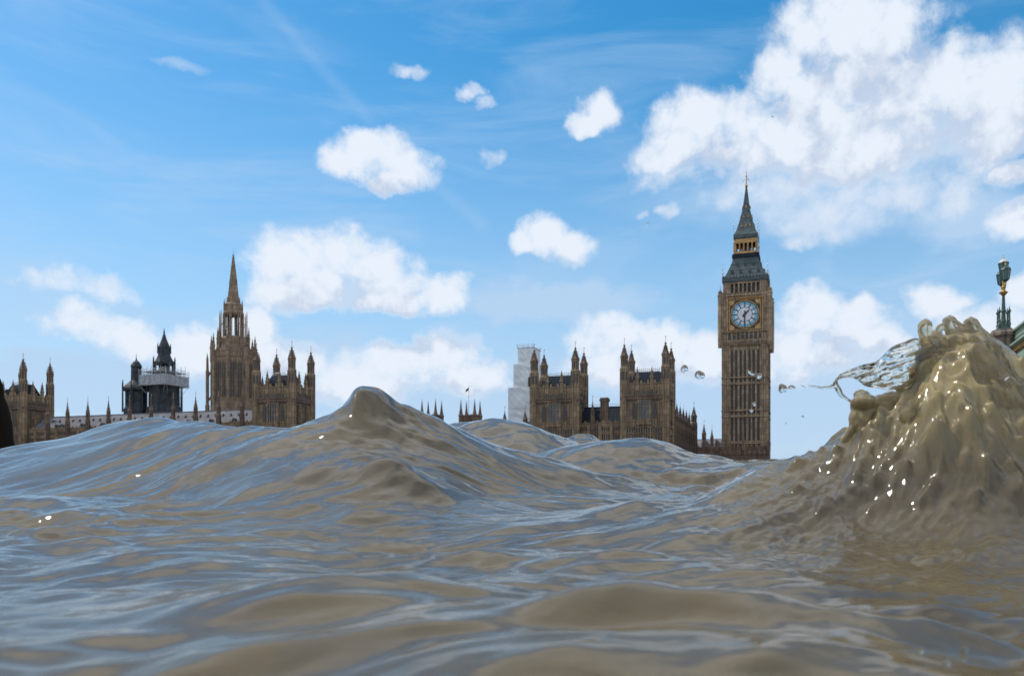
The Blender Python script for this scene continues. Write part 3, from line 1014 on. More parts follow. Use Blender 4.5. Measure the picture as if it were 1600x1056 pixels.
# north return: wall running away from the river
nr_ = thing('north_range', pal(0, 10.2), RZ, 'dark northern side of the palace running back towards the clock tower', 'building')
mb = MB()
LN = 46.0
mb.box(-8, -.3, 0, LN, 2.5, 20.6)
mb.M = Matrix.Translation((-.3, 0, 0)) @ Matrix.Rotation(PI / 2, 4, 'Z')
for z in (7, 10.6, 15.4, 17.4):
    mb.box(0, LN, -.3, 0, z, z + .4)
ribs(mb, 0, LN, 4, 20.3, 0, 46, .08, .18)
for k in range(12):
    mb.box(k * 4.05, k * 4.05 + .8, -.6, 0, 2.5, 20.3)
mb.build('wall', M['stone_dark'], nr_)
mb = MB()
mb.M = Matrix.Translation((-.3, 0, 0)) @ Matrix.Rotation(PI / 2, 4, 'Z')
parapet_run(mb, 0, LN, -.15, 20.6, 21.9)
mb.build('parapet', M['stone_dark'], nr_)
for k in range(11):
    y = 2.4 + k * 4.05
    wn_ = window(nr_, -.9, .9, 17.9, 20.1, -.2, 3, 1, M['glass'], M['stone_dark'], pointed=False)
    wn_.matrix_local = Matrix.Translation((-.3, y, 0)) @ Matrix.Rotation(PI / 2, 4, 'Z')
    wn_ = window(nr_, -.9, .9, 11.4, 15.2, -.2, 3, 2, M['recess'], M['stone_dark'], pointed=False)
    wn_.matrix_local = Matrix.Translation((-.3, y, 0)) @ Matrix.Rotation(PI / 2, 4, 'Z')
mb = MB()
mb.add([(-7.8, 0, 20.5), (-.8, 0, 20.5), (-.8, LN, 20.5), (-7.8, LN, 20.5), (-4.3, 0, 21.6), (-4.3, LN, 21.6)], [(0, 1, 4), (3, 5, 2), (0, 4, 5, 3), (1, 2, 5, 4)])
mb.build('roof', M['lead_dark'], nr_)
for k in range(6):
    p_ = MB(); pinnacle(p_, -.35, 3.2 + k * 6.4, 20, 25.0, .36)
    p_.tube((-.35, 3.2 + k * 6.4, 24.8), (-.35, 3.2 + k * 6.4, 26), .04, .02)
    p_.build('pinnacle', M['stone_dark'], nr_)
turret(nr_, -.3, LN, 2.5, 23.0, 24.5, 27.6, .95, M['stone_dark'])

# ------------------------------------------------------------------ white sheeted scaffold tower behind the second pavilion
ws = thing('sheeted_scaffold', (0, 0, 0), RZ, 'white sheeted scaffold tower of three stacked steps behind a pavilion tower', 'scaffold')
YS = 246.0
base = pw(816, 775, YS)
ws.location = (base.x, base.y, 0)   # the front sheeting stands on this line
k_ = YS / F


def sheet_tier(x0, x1, y0, y1, d0, d1, seed):
    """wrinkled sheeting over one lift of scaffolding; pixel extents turned to metres"""
    rng = random.Random(seed)
    a, b = (x0 - 816) * k_ / .96, (x1 - 816) * k_ / .96
    z0, z1 = CZ + (HOR - y1) * k_, CZ + (HOR - y0) * k_
    mb = MB()
    nx, nz = 26, max(10, int((z1 - z0) / .35))
    loops = [((a, d0), (b, d0)), ((b, d0), (b, d1)), ((b, d1), (a, d1)), ((a, d1), (a, d0))]
    for (p, q) in loops:
        dx, dy = q[0] - p[0], q[1] - p[1]
        L = math.hypot(dx, dy); nxn, nyn = dy / L, -dx / L
        vs, fs = [], []
        for j in range(nz + 1):
            for i in range(nx + 1):
                t = i / nx
                z = z0 + (z1 - z0) * j / nz
                e = min(1, 6 * t, 6 * (1 - t))
                sag = .22 * math.sin((z * 1.9) + 2.2 * math.sin(t * 4 + z * .7 + seed)) + .12 * math.sin(t * 23 + z * 3.1 + seed) + rng.uniform(-.05, .05)
                lift = .22 * abs(math.sin((z - z0) / 2.0 * PI))
                o_ = e * (sag * .34 - lift * .16) 
                vs.append((p[0] + dx * t + nxn * o_, p[1] + dy * t + nyn * o_, z))
        for j in range(nz):
            for i in range(nx):
                r0 = j * (nx + 1) + i
                fs.append((r0, r0 + 1, r0 + nx + 2, r0 + nx + 1))
        mb.add(vs, fs)
    mb.add([(a, d0, z1), (b, d0, z1), (b, d1, z1), (a, d1, z1)], [(0, 1, 2, 3)])
    return mb.build('sheeting', M['sheet'], ws, True), a, b, z0, z1


sheet_tier(793.5, 838, 605, 690, 0, 9.0, 1)
s2, a2, b2, z20, z21 = sheet_tier(801.5, 835, 568, 606, .3, 8.4, 2)
sheet_tier(808, 832.5, 543, 569, .6, 7.4, 3)
mb = MB()
zt_ = CZ + (HOR - 543) * k_
for x in (-1.6, 0, 1.6, 3.1):
    for y in (.5, 7.5):
        mb.tube((x, y, zt_ - .3), (x, y, zt_ + 1.1), .06)
for y in (.5, 7.5):
    for z in (.55, 1.0):
        mb.tube((-2.2, y, zt_ + z), (3.6, y, zt_ + z), .05)
mb.box(-1.7, 3.3, .5, 7.5, zt_ + .02, zt_ + .14)
mb.build('guard_rail', M['steel'], ws)
mb = MB()
mb.box(1.9, 3.4, -.25, .3, CZ + (HOR - 604) * k_, CZ + (HOR - 590) * k_)
mb.build('loading_gap', M['wood'], ws)

# ------------------------------------------------------------------ clock tower
CT = pal(22.8, 31)
ct = thing('clock_tower', CT, RZ, 'tall stone clock tower with a blue and white dial and pointed iron roof', 'tower')
HWt = 6.1
ct.location = Vector((CT.x, CT.y, 0)) + NV * 6.1 * 0
# front face centre must sit at photo column 1164.5, 232 m off
fc = pw(1164.0, HOR, 233.8)
ct.location = Vector((fc.x, fc.y, 0)) + WV * 6.1
SC = 5.72


def zy(py):
    return CZ + (HOR - py) / F * (233.8 + 5.9 * min(1.0, max(0.0, (462 - py) / 170.0)))


def faces4(mb, fn, ks=(0, 1, 2, 3)):
    for k in ks:
        mb.M = Matrix.Rotation(k * PI / 2, 4, 'Z')
        fn(mb)
    mb.M = Matrix.Identity(4)


bands = [(zy(692), zy(690)), (zy(650), zy(641)), (zy(599), zy(589.5))]
z_top = zy(539)
mb = MB()
mb.box(-5.55, 5.55, -5.55, 5.55, 2.5, z_top)
for x in (-1, 1):
    for y in (-1, 1):
        mb.box(x * 6.1 - (2.0 if x > 0 else 0), x * 6.1 + (2.0 if x < 0 else 0), y * 6.1 - (2.0 if y > 0 else 0), y * 6.1 + (2.0 if y < 0 else 0), 2.5, z_top)
NS = 7
pitch = 8.2 / NS


def shaft_face(m):
    for k in range(NS + 1):
        x = -4.1 + pitch * k
        wd = .27 if k % 2 == 0 else .2
        m.box(x - wd, x + wd, -6.0, -5.5, 2.5, z_top - 1.2)
    for x in (-5.7, -5.1, -4.5, 4.5, 5.1, 5.7):
        m.box(x - .1, x + .1, -6.24, -6.05, 2.5, z_top)
    for (a, b) in bands:
        m.box(-6.12, 6.12, -6.32, -5.6, b - .12, b + .22)
        m.box(-6.12, 6.12, -6.30, -5.6, a - .22, a + .12)
        for k in range(NS):
            x = -4.1 + pitch * (k + .5)
            m.box(x - .2, x + .2, -5.95, -5.5, a, a + .5)
    z = 15.0
    while z < z_top:
        m.box(-6.1, -4.1, -6.16, -6.05, z, z + .14)
        m.box(4.1, 6.1, -6.16, -6.05, z, z + .14)
        z += 2.9


faces4(mb, shaft_face)
mb.build('shaft', M['stone_tower'], ct)
edges_z = [8.0] + [v for ab in bands for v in ab] + [z_top - .8]
for k in (0, 1):
    for i in range(0, len(edges_z) - 1, 2):
        za, zb_ = edges_z[i] + .45, edges_z[i + 1] - .3
        for s_ in range(NS):
            x = -4.1 + pitch * (s_ + .5)
            d = MB()
            d.M = Matrix.Rotation(k * PI / 2, 4, 'Z')
            d.slab([(x - .26, za), (x + .26, za), (x + .26, zb_ - .5), (x, zb_), (x - .26, zb_ - .5)], -5.64, -5.5)
            d.build('lancet_window', M['recess'], ct)
    for (a, b) in bands[1:]:
        for s_ in range(NS):
            x = -4.1 + pitch * (s_ + .5)
            d = MB()
            d.M = Matrix.Rotation(k * PI / 2, 4, 'Z')
            d.box(x - .26, x + .26, -5.66, -5.5, a + .55, b - .3)
            d.build('band_panel', M['recess'], ct)

# corbelled gallery and clock stage
mb = MB()
z1_, z2_, z3_ = zy(539), zy(533), zy(517.5)
ztc = zy(462)
mb.frus(0, 0, z1_, z2_, 6.15, 6.15, 6.75, 6.75)
mb.box(-6.75, 6.75, -6.75, 6.75, z2_, zy(531))
mb.box(-6.45, 6.45, -6.45, 6.45, zy(531), ztc)


def clock_stage(m):
    m.box(-6.95, 6.95, -6.95, -6.3, zy(519), zy(517.3))
    m.box(-6.9, 6.9, -6.9, -6.3, ztc - .1, ztc + .4)
    for x in (-1, 1):
        m.box(x * 5.75 - 1.1, x * 5.75 + 1.1, -6.72, -6.3, zy(517), ztc)
        for q in (-.8, -.27, .27, .8):
            m.box(x * 5.75 + q - .1, x * 5.75 + q + .1, -6.86, -6.7, zy(516), ztc - .2)
        for zz in (476, 484, 492, 500, 508):
            m.box(x * 5.75 - 1.1, x * 5.75 + 1.1, -6.79, -6.7, zy(zz) - .09, zy(zz) + .09)
    for k in range(9):
        x = -4.6 + k * 1.15
        m.box(x - .18, x + .18, -6.75, -6.4, zy(531), zy(519))


faces4(mb, clock_stage)
for x in (-1, 1):
    for y in (-1, 1):
        mb.lathe(x * 6.55, y * 6.55, [(.62, z1_ - .5), (.72, z2_), (.72, zy(462)), (.82, zy(461)), (.82, zy(459.5))], 8)
mb.build('clock_stage', M['stone_tower'], ct)
for k in (0, 1):
    for s_ in range(8):
        x = -4.6 + 1.15 * (s_ + .5)
        d = MB()
        d.M = Matrix.Rotation(k * PI / 2, 4, 'Z')
        big = s_ % 2 == 0
        d.box(x - .3, x + .3, -6.53, -6.4, zy(530.5 if big else 529), zy(520.5 if big else 523))
        d.build('gallery_opening', M['recess'], ct)
zc = zy(491.7)
for k in (0, 1):
    Q = Matrix.Rotation(k * PI / 2, 4, 'Z')
    mb = MB()
    mb.M = Q
    hs_ = 4.12
    mb.box(-hs_ - .25, hs_ + .25, -6.56, -6.4, zc - hs_ - .25, zc + hs_ + .25)
    fr = mb.build('clock_face', M['black'], ct)
    g_ = MB()
    g_.M = Q
    for (p, q) in (((-hs_, -hs_), (hs_, -hs_)), ((hs_, -hs_), (hs_, hs_)), ((hs_, hs_), (-hs_, hs_)), ((-hs_, hs_), (-hs_, -hs_))):
        g_.tube((p[0], -6.6, zc + p[1]), (q[0], -6.6, zc + q[1]), .13)
        g_.tube((p[0] * 1.12, -6.62, zc + p[1] * 1.12), (q[0] * 1.12, -6.62, zc + q[1] * 1.12), .17)
    for i in range(48):
        a, b = 2 * PI * i / 48, 2 * PI * (i + 1) / 48
        g_.tube((3.72 * math.cos(a), -6.62, zc + 3.72 * math.sin(a)), (3.72 * math.cos(b), -6.62, zc + 3.72 * math.sin(b)), .15)
    for sx_ in (-1, 1):
        for sz_ in (-1, 1):
            g_.slab([(sx_ * 3.95, zc + sz_ * 3.95), (sx_ * 2.6, zc + sz_ * 3.95), (sx_ * 3.0, zc + sz_ * 3.0), (sx_ * 3.95, zc + sz_ * 2.6)], -6.60, -6.565)
    g_.build('gilt_frame', M['gold_dim'], fr)
    d = MB()
    d.M = Q @ Matrix.Translation((0, -6.57, zc)) @ Matrix.Rotation(PI / 2, 4, 'X')
    d.mi = 0
    d.lathe(0, 0, [(3.6, 0), (3.6, .05)], 64, 0)
    d.mi = 1
    d.lathe(0, 0, [(1.85, .05), (1.85, .075)], 48, 0)
    for i in range(12):
        a0 = 2 * PI * (i + .5) / 12
        pts = []
        for (rr, da) in ((2.08, -.19), (2.68, -.155), (2.68, .155), (2.08, .19)):
            pts.append((rr * math.cos(a0 + da), rr * math.sin(a0 + da)))
        d.add([(x, y, .051) for x, y in pts] + [(x, y, .07) for x, y in pts], [(0, 1, 2, 3), (4, 5, 6, 7), (0, 1, 5, 4), (1, 2, 6, 5), (2, 3, 7, 6), (3, 0, 4, 7)])
    d.build('dial', [M['dial_blue'], M['dial_white']], fr)
    t = MB()
    t.M = Q @ Matrix.Translation((0, -6.57, zc)) @ Matrix.Rotation(PI / 2, 4, 'X')
    for i in range(12):
        a = 2 * PI * i / 12
        t.tube((1.95 * math.cos(a), 1.95 * math.sin(a), .07), (3.55 * math.cos(a), 3.55 * math.sin(a), .07), .10, n=4)
    for (rr, w_) in ((1.95, .05), (3.5, .07)):
        for i in range(48):
            a, b = 2 * PI * i / 48, 2 * PI * (i + 1) / 48
            t.tube((rr * math.cos(a), rr * math.sin(a), .07), (rr * math.cos(b), rr * math.sin(b), .07), w_, n=4)
    t.build('dial_tracery', M['slate'], fr)
    for (nm, ang, Lh, wd, tl) in (('hour_hand', 45, 1.75, .26, .8), ('minute_hand', 181, 3.25, .17, 1.0)):
        hn = MB()
        a = PI / 2 - R(ang)
        hn.M = Q @ Matrix.Translation((0, -6.57, zc)) @ Matrix.Rotation(PI / 2, 4, 'X') @ Matrix.Rotation(a, 4, 'Z')
        z_ = .13 if nm == 'hour_hand' else .2
        hn.add([(-tl, -wd * 1.1, z_), (0, -wd, z_), (Lh * .8, -wd * .8, z_), (Lh, 0, z_), (Lh * .8, wd * .8, z_), (0, wd, z_), (-tl, wd * 1.1, z_),
                (-tl, -wd * 1.1, z_ + .05), (0, -wd, z_ + .05), (Lh * .8, -wd * .8, z_ + .05), (Lh, 0, z_ + .05), (Lh * .8, wd * .8, z_ + .05), (0, wd, z_ + .05), (-tl, wd * 1.1, z_ + .05)],
               [tuple(range(7)), tuple(range(13, 6, -1))] + [(i, (i + 1) % 7, 7 + (i + 1) % 7, 7 + i) for i in range(7)])
        hn.lathe(0, 0, [(.34, z_ - .02), (.34, z_ + .06)], 12)
        hn.build(nm, M['black'], fr)

# belfry, roofs, lantern and spire
mb = MB()
zb0, zb1 = zy(462), zy(440)
hb = 5.75
core = 4.6
mb.box(-core, core, -core, core, zb0, zb1)


def belfry(m):
    m.box(-hb, hb, -hb, -hb + .8, zb0, zy(459))
    m.box(-hb, hb, -hb - .1, -hb + .8, zy(443), zb1)
    for x in (-1, 1):
        m.box(x * 4.9 - .85, x * 4.9 + .85, -hb - .05, -hb + .9, zb0, zb1)
        m.box(x * 4.9 - .12, x * 4.9 + .12, -hb - .2, -hb, zb0, zb1)
    for k in range(8):
        x = -4.0 + k * 8.0 / 7
        m.box(x - .2, x + .2, -hb - .05, -hb + .8, zb0, zb1)
    parapet_run(m, -6.5, 6.5, -6.85, ztc + .3, ztc + 1.0, .8, .25)


faces4(mb, belfry)
mb.build('belfry', M['stone_tower'], ct)
for k in (0, 1):
    for s_ in range(7):
        x = -4.0 + (s_ + .5) * 8.0 / 7
        d = MB()
        d.M = Matrix.Rotation(k * PI / 2, 4, 'Z')
        d.slab([(x - .38, zy(457)), (x + .38, zy(457)), (x + .38, zy(445)), (x, zy(443)), (x - .38, zy(445))], -5.05, -4.62)
        d.build('belfry_opening', M['black'], ct)
for (x, y) in ((-6.55, -6.55), (6.55, -6.55), (6.55, 6.55), (-6.55, 6.55)):
    p_ = MB()
    pinnacle(p_, x, y, zy(461), zy(451), .5)
    p_.tube((x, y, zy(451.5)), (x, y, zy(444)), .09, .04)
    p_.build('pinnacle', M['stone_tower'], ct)

rf = MB()
prof = [(zy(440), 5.95), (zy(439), 6.15), (zy(433.5), 6.1), (zy(432), 5.75), (zy(428.5), 5.25), (zy(421), 4.6), (zy(412), 3.95), (zy(401), 3.3)]
for (za, ra), (zb_, rb) in zip(prof[:-1], prof[1:]):
    rf.frus(0, 0, za, zb_, ra, ra, rb, rb)
lower = rf.build('lower_roof', M['iron_roof'], ct)
tr_ = MB()
for (za, ra) in prof[3:]:
    tr_.frus(0, 0, za - .06, za + .06, ra + .06, ra + .06, ra + .05, ra + .05)


def gut(m):
    for k in range(14):
        x = -5.7 + k * 11.4 / 13
        m.frus(x, -6.1, zy(433.6), zy(430.2), .3, .1, .05, .05)


faces4(tr_, gut)
tr_.build('eaves_cresting', M['iron_roof'], lower)
for k in (0, 1):
    for (zz, r_, xs) in ((zy(426), 4.95, (-3.5, -1.2, 1.2, 3.5)), (zy(414), 4.0, (-2.1, 0, 2.1))):
        for x in xs:
            d = MB()
            d.M = Matrix.Rotation(k * PI / 2, 4, 'Z')
            d.mi = 0
            d.box(x - .3, x + .3, -r_ - .18, -r_ + .8, zz - .55, zz + .35)
            d.slab([(x - .36, zz + .35), (x + .36, zz + .35), (x, zz + 1.0)], -r_ - .22, -r_ + .9)
            d.mi = 1
            d.box(x - .22, x + .22, -r_ - .25, -r_ - .1, zz - .45, zz + .4)
            d.build('dormer', [M['iron_roof'], M['black']], lower)
mb = MB()
zl0, zl1 = zy(400), zy(371)
mb.box(-3.65, 3.65, -3.65, 3.65, zy(401), zy(396))
mb.box(-3.4, 3.4, -3.4, 3.4, zy(396), zy(395))


def lant(m):
    m.box(-3.0, 3.0, -3.0, -2.75, zy(395), zy(391.5))
    m.box(-3.0, 3.0, -3.0, -2.6, zy(379), zy(372))
    for k in range(6):
        x = -2.8 + k * 5.6 / 5
        m.box(x - .17, x + .17, -3.02, -2.65, zy(395), zy(373))
        m.tube((x, -3.05, zy(395)), (x, -3.05, zy(374)), .1)
    for k in range(11):
        x = -2.8 + k * 5.6 / 10
        m.box(x - .08, x + .08, -3.08, -2.9, zy(379), zy(374))


mb2 = MB()
faces4(mb2, lant)
mb.build('lantern_base', M['slate'], ct)
ln = mb2.build('lantern', M['gold_dim'], ct)
cm = MB()
cm.box(-1.15, 1.15, -1.15, 1.15, zy(395), zy(372))
cm.build('lantern_core', M['black'], ln)
rf = MB()
prof = [(zy(373), 3.0), (zy(371.5), 3.3), (zy(366.5), 3.3), (zy(365), 3.05), (zy(360), 2.6), (zy(352), 2.15), (zy(340), 1.55), (zy(326), 1.0), (zy(310), .58), (zy(296), .28), (zy(292), .2)]
for (za, ra), (zb_, rb) in zip(prof[:-1], prof[1:]):
    rf.frus(0, 0, za, zb_, ra, ra, rb, rb)
sp = rf.build('spire', M['iron_roof'], ct)
d = MB()
for k in range(4):
    d.M = Matrix.Rotation(k * PI / 2, 4, 'Z')
    for (zz, r_, xs) in ((zy(352), 2.1, (-1.1, 0, 1.1)), (zy(338), 1.45, (-.6, .6)), (zy(323), .95, (0,))):
        for x in xs:
            d.frus(x, -r_ - .06, zz - .35, zz + .55, .2, .22, .03, .1)
d.build('lucarnes', M['gold_dim'], sp)
f = MB()
zt = zy(292)
f.lathe(0, 0, [(.2, zt - .2), (.42, zt), (.42, zt + .35), (.15, zt + .6), (.11, zy(281)), (.09, zy(270)), (.03, zy(266))], 8)
for a in (0, PI / 2):
    f.M = Matrix.Rotation(a, 4, 'Z')
    f.tube((-.95, 0, zy(283.5)), (-.6, 0, zy(281.5)), .06, .1)
    f.tube((-.6, 0, zy(281.5)), (0, 0, zy(279)), .09)
    f.tube((.95, 0, zy(283.5)), (.6, 0, zy(281.5)), .06, .1)
    f.tube((.6, 0, zy(281.5)), (0, 0, zy(279)), .09)
    f.tube((-.4, 0, zy(276)), (.4, 0, zy(276)), .07)
f.build('finial', M['gold_dim'], ct)
for (r_, z0_, z1x) in ((5.95, zy(436), zy(411)), (3.25, zy(398), zy(345))):
    for x in (-1, 1):
        for y in (-1, 1):
            p_ = MB()
            mid = z0_ + (z1x - z0_) * .35
            p_.tube((x * r_, y * r_, z0_), (x * r_, y * r_, mid), .16, .13)
            p_.lathe(x * r_, y * r_, [(.1, mid), (.26, mid + .1), (.26, mid + .3), (.06, mid + .5)], 6)
            p_.tube((x * r_, y * r_, mid), (x * r_, y * r_, z1x), .07, .03)
            p_.lathe(x * r_, y * r_, [(.05, z1x - 1.5), (.2, z1x - 1.3), (.05, z1x - 1.0)], 6)
            p_.build('corner_finial', M['steel'], ct)

# low court building and dark court wall between palace and clock tower
cb_ = thing('court_building', pw(1112, HOR, 300), RZ, 'pale low building with grey roof between the palace and the clock tower', 'building')
cb_.location.z = 0
mb = MB()
mb.box(-9, 9, 0, 8, 2.5, 17.0)
for k in range(5):
    mb.box(-8 + k * 4 - .2, -8 + k * 4 + .2, -.2, 0, 2.5, 17)
mb.build('wall', M['render'], cb_)
mb = MB()
mb.add([(-9.2, -.4, 16.9), (9.2, -.4, 16.9), (9.2, 4, 20.6), (-9.2, 4, 20.6), (9.2, 8.4, 16.9), (-9.2, 8.4, 16.9)], [(0, 1, 2, 3), (3, 2, 4, 5), (0, 3, 5), (1, 4, 2)])
rr_ = mb.build('roof', M['lead'], cb_)
for x in (-6, -2, 2, 6):
    d = MB()
    d.box(x - .7, x + .7, .3, 2.5, 17.2, 18.9)
    d.slab([(x - .9, 18.9), (x + .9, 18.9), (x, 19.9)], .2, 2.6)
    d.build('dormer', M['lead'], rr_)
turret(cb_, -2.2, -4, 2.5, 19.5, 21.5, 25.0, .8, M['stone_dark'])
turret(cb_, .2, -1.2, 2.5, 19.0, 20.5, 23.5, .6, M['stone_dark'], False)
cw = thing('court_wall', pal(7, 20, 0), RZ, 'dark low range with battlements at the foot of the clock tower', 'wall')
mb = MB()
mb.box(-2, 16.3, 0, 6, 2.5, 12.6)
mb.box(-2, 16.3, -.25, 0, 11.2, 11.6)
ribs(mb, -2, 16.3, 3, 12.4, 0, 18, .1, .2)
mb.build('wall', M['stone_dark'], cw)
mb = MB()
parapet_run(mb, -2, 16.3, -.1, 12.6, 13.5)
mb.build('parapet', M['stone_dark'], cw)
for x in (3, 10, 16.3):
    p_ = MB(); pinnacle(p_, x, -.1, 12, 15.4, .4); p_.build('pinnacle', M['stone_dark'], cw)


# ------------------------------------------------------------------ octagonal central tower with stone spire
YC = 306.0
ce = pw(364.5, HOR, YC)
kc = YC / F
cs = thing('spired_tower', (ce.x, ce.y, 0), RZ, 'octagonal brown stone tower with tall windows and a needle spire', 'tower')


cs.scale = (0.94, 0.94, 1)


def zc_(py):
    return CZ + (HOR - py) * kc


r0 = 7.5
mb = MB()
mb.lathe(0, 0, [(8.3, 2.5), (8.3, zc_(636)), (r0 + .4, zc_(633)), (r0, zc_(630)), (r0, zc_(562)), (r0 + .35, zc_(560)), (r0 + .35, zc_(557)), (6.6, zc_(554)), (6.2, zc_(547)), (5.1, zc_(539)),
                (4.9, zc_(531)), (4.4, zc_(528)), (3.0, zc_(526))], 8)
for k in range(8):
    a = k * PI / 4 + PI / 8
    mb.M = Matrix.Rotation(a, 4, 'Z')
    mb.box(r0 - .5, r0 + .9, -.55, .55, 2.5, zc_(566))
    mb.frus(r0 + .1, 0, zc_(566), zc_(552), .7, .5, .25, .25)
    mb.tube((r0 - .3, 0, zc_(556)), (4.9, 0, zc_(532)), .45, .35)
mb.M = Matrix.Identity(4)
o_main = mb.build('octagon', M['stone_red'], cs)
for k in range(8):
    a = k * PI / 4
    ap = r0 * math.cos(PI / 8)
    for s_ in (-1, 1):
        wn_ = window(cs, s_ * 1.35 - .9, s_ * 1.35 + .9, zc_(622), zc_(568), -.1, 2, 4, M['recess'], M['stone_red'])
        wn_.matrix_local = Matrix.Rotation(a, 4, 'Z') @ Matrix.Translation((0, -ap - .02, 0))
# battlement ring
mb = MB()
for k in range(8):
    mb.M = Matrix.Rotation(k * PI / 4, 4, 'Z')
    ap = (r0 + .35) * math.cos(PI / 8)
    parapet_run(mb, -2.6, 2.6, -ap, zc_(557), zc_(549), .75, .3)
mb.build('parapet', M['stone_red'], cs)
for k in range(8):
    a = k * PI / 4 + PI / 8
    p_ = MB()
    x, y = (r0 + .35) * math.cos(a), (r0 + .35) * math.sin(a)
    pinnacle(p_, x * 1.04, y * 1.04, zc_(566), zc_(524), .40)
    p_.build('pinnacle', M['stone_red'], cs)
    p_ = MB()
    x, y = 5.2 * math.cos(a), 5.2 * math.sin(a)
    pinnacle(p_, x * 1.12, y * 1.12, zc_(549), zc_(511), .32)
    p_.build('pinnacle', M['stone_red'], cs)
# free-standing outer pinnacles with flying strut
for k in (3, 4, 7, 0):
    a = k * PI / 4 + PI / 8
    p_ = MB()
    x, y = 9.7 * math.cos(a), 9.7 * math.sin(a)
    p_.lathe(x, y, [(.85, 2.5), (.85, zc_(634)), (.62, zc_(632)), (.62, zc_(584)), (.75, zc_(583)), (.5, zc_(578)), (.42, zc_(562)), (.04, zc_(552))], 6)
    p_.tube((x, y, zc_(590)), (7.9 * math.cos(a), 7.9 * math.sin(a), zc_(578)), .3)
    p_.tube((x, y, zc_(628)), (7.9 * math.cos(a), 7.9 * math.sin(a), zc_(618)), .35)
    p_.build('flying_pinnacle', M['stone_red'], cs)
# open lantern: eight piers, ring above
mb = MB()
rl = 3.75
for k in range(8):
    a = k * PI / 4 + PI / 8
    mb.M = Matrix.Rotation(a, 4, 'Z')
    mb.box(rl - .3, rl + .2, -.26, .26, zc_(530), zc_(492))
    mb.M = Matrix.Rotation(k * PI / 4, 4, 'Z')
    ap = rl * math.cos(PI / 8)
    mb.box(ap - .2, ap, -.09, .09, zc_(526), zc_(494))
    for s_ in (-.55, .55):
        mb.slab([(s_ - .6, zc_(492)), (s_ - .6, zc_(497)), (s_ - .3, zc_(494)), (s_, zc_(492.6)), (s_ + .3, zc_(494)), (s_ + .6, zc_(497)), (s_ + .6, zc_(492))], -ap, -ap + .35)
mb.M = Matrix.Identity(4)
mb.lathe(0, 0, [(3.2, zc_(531)), (4.3, zc_(530.5)), (4.3, zc_(527)), (3.0, zc_(526))], 8)
mb.lathe(0, 0, [(2.5, zc_(493)), (3.9, zc_(493)), (4.0, zc_(490)), (3.5, zc_(487)), (3.25, zc_(480)), (3.3, zc_(477)), (2.7, zc_(474)), (2.5, zc_(466)), (2.4, zc_(465)), (1.9, zc_(466))], 8)
mb.build('lantern', M['stone_red'], cs)
for k in range(8):
    a = k * PI / 4 + PI / 8
    p_ = MB()
    x, y = 5.1 * math.cos(a), 5.1 * math.sin(a)
    p_.tube((x, y, zc_(534)), (x, y, zc_(494)), .26, .2)
    p_.tube((x, y, zc_(494)), (x, y, zc_(486)), .2, .03)
    p_.tube((x, y, zc_(509)), (3.6 * math.cos(a), 3.6 * math.sin(a), zc_(506)), .12)
    p_.build('slender_pinnacle', M['stone_red'], cs)
    p_ = MB()
    x, y = 3.5 * math.cos(a), 3.5 * math.sin(a)
    p_.tube((x, y, zc_(488)), (x, y, zc_(476)), .22, .18)
    p_.tube((x, y, zc_(476)), (x, y, zc_(468)), .18, .02)
    p_.build('slender_pinnacle', M['stone_red'], cs)
mb = MB()
mb.lathe(0, 0, [(2.05, zc_(468)), (1.95, zc_(464)), (1.5, zc_(446)), (1.62, zc_(445.5)), (1.62, zc_(443.5)), (1.42, zc_(443)), (.78, zc_(420)), (.3, zc_(402)), (.34, zc_(401)), (.15, zc_(399))], 8)
for k in range(8):
    a = k * PI / 4 + PI / 8
    for (ra, ya, rb, yb) in ((2.0, 466, 1.5, 446), (1.45, 443, .3, 402)):
        mb.tube((ra * math.cos(a), ra * math.sin(a), zc_(ya)), (rb * math.cos(a), rb * math.sin(a), zc_(yb)), .12, .07)
so = mb.build('spire', M['stone_red'], cs)
f = MB()
f.lathe(0, 0, [(.1, zc_(400)), (.42, zc_(399)), (.42, zc_(398)), (.08, zc_(397)), (.05, zc_(388))], 6)
f.build('finial', M['steel'], so)


# ------------------------------------------------------------------ the two dark ventilation lanterns
YV = 335.0
kv = YV / F


def zv(py):
    return CZ + (HOR - py) * kv


def vent(name, pxc, label, body_r, yb, ye, cap, posts):
    c0 = pw(pxc, HOR, YV)
    root = thing('ventilation_tower', (c0.x, c0.y, 0), RZ, label, 'tower', 'dark ventilation towers on the palace roof')
    return root


vs_ = vent('', 213, 'small dark domed ventilation tower ringed with slender posts, left of the scaffolded one', 0, 0, 0, 0, 0)
mb = MB()
mb.lathe(0, 0, [(4.9, 2.5), (4.9, zv(640)), (3.9, zv(632)), (3.8, zv(613)), (5.2, zv(610)), (5.2, zv(607)), (4.4, zv(603)), (3.0, zv(598)), (2.2, zv(595)), (2.0, zv(592))], 8)
for k in range(8):
    a = k * PI / 4 + PI / 8
    mb.tube((3.9 * math.cos(a), 3.9 * math.sin(a), zv(636)), (3.9 * math.cos(a), 3.9 * math.sin(a), zv(612)), .4)
mb.build('drum', M['lead_dark'], vs_)
mb = MB()
mb.lathe(0, 0, [(2.0, zv(594)), (1.95, zv(574)), (2.25, zv(573)), (2.0, zv(571)), (1.3, zv(566)), (.4, zv(563)), (.16, zv(560)), (.05, zv(553))], 8)
for k in range(8):
    a = k * PI / 4 + PI / 8
    mb.tube((1.95 * math.cos(a), 1.95 * math.sin(a), zv(594)), (1.95 * math.cos(a), 1.95 * math.sin(a), zv(569)), .16, .05)
mb.build('cupola', M['lead_dark'], vs_)
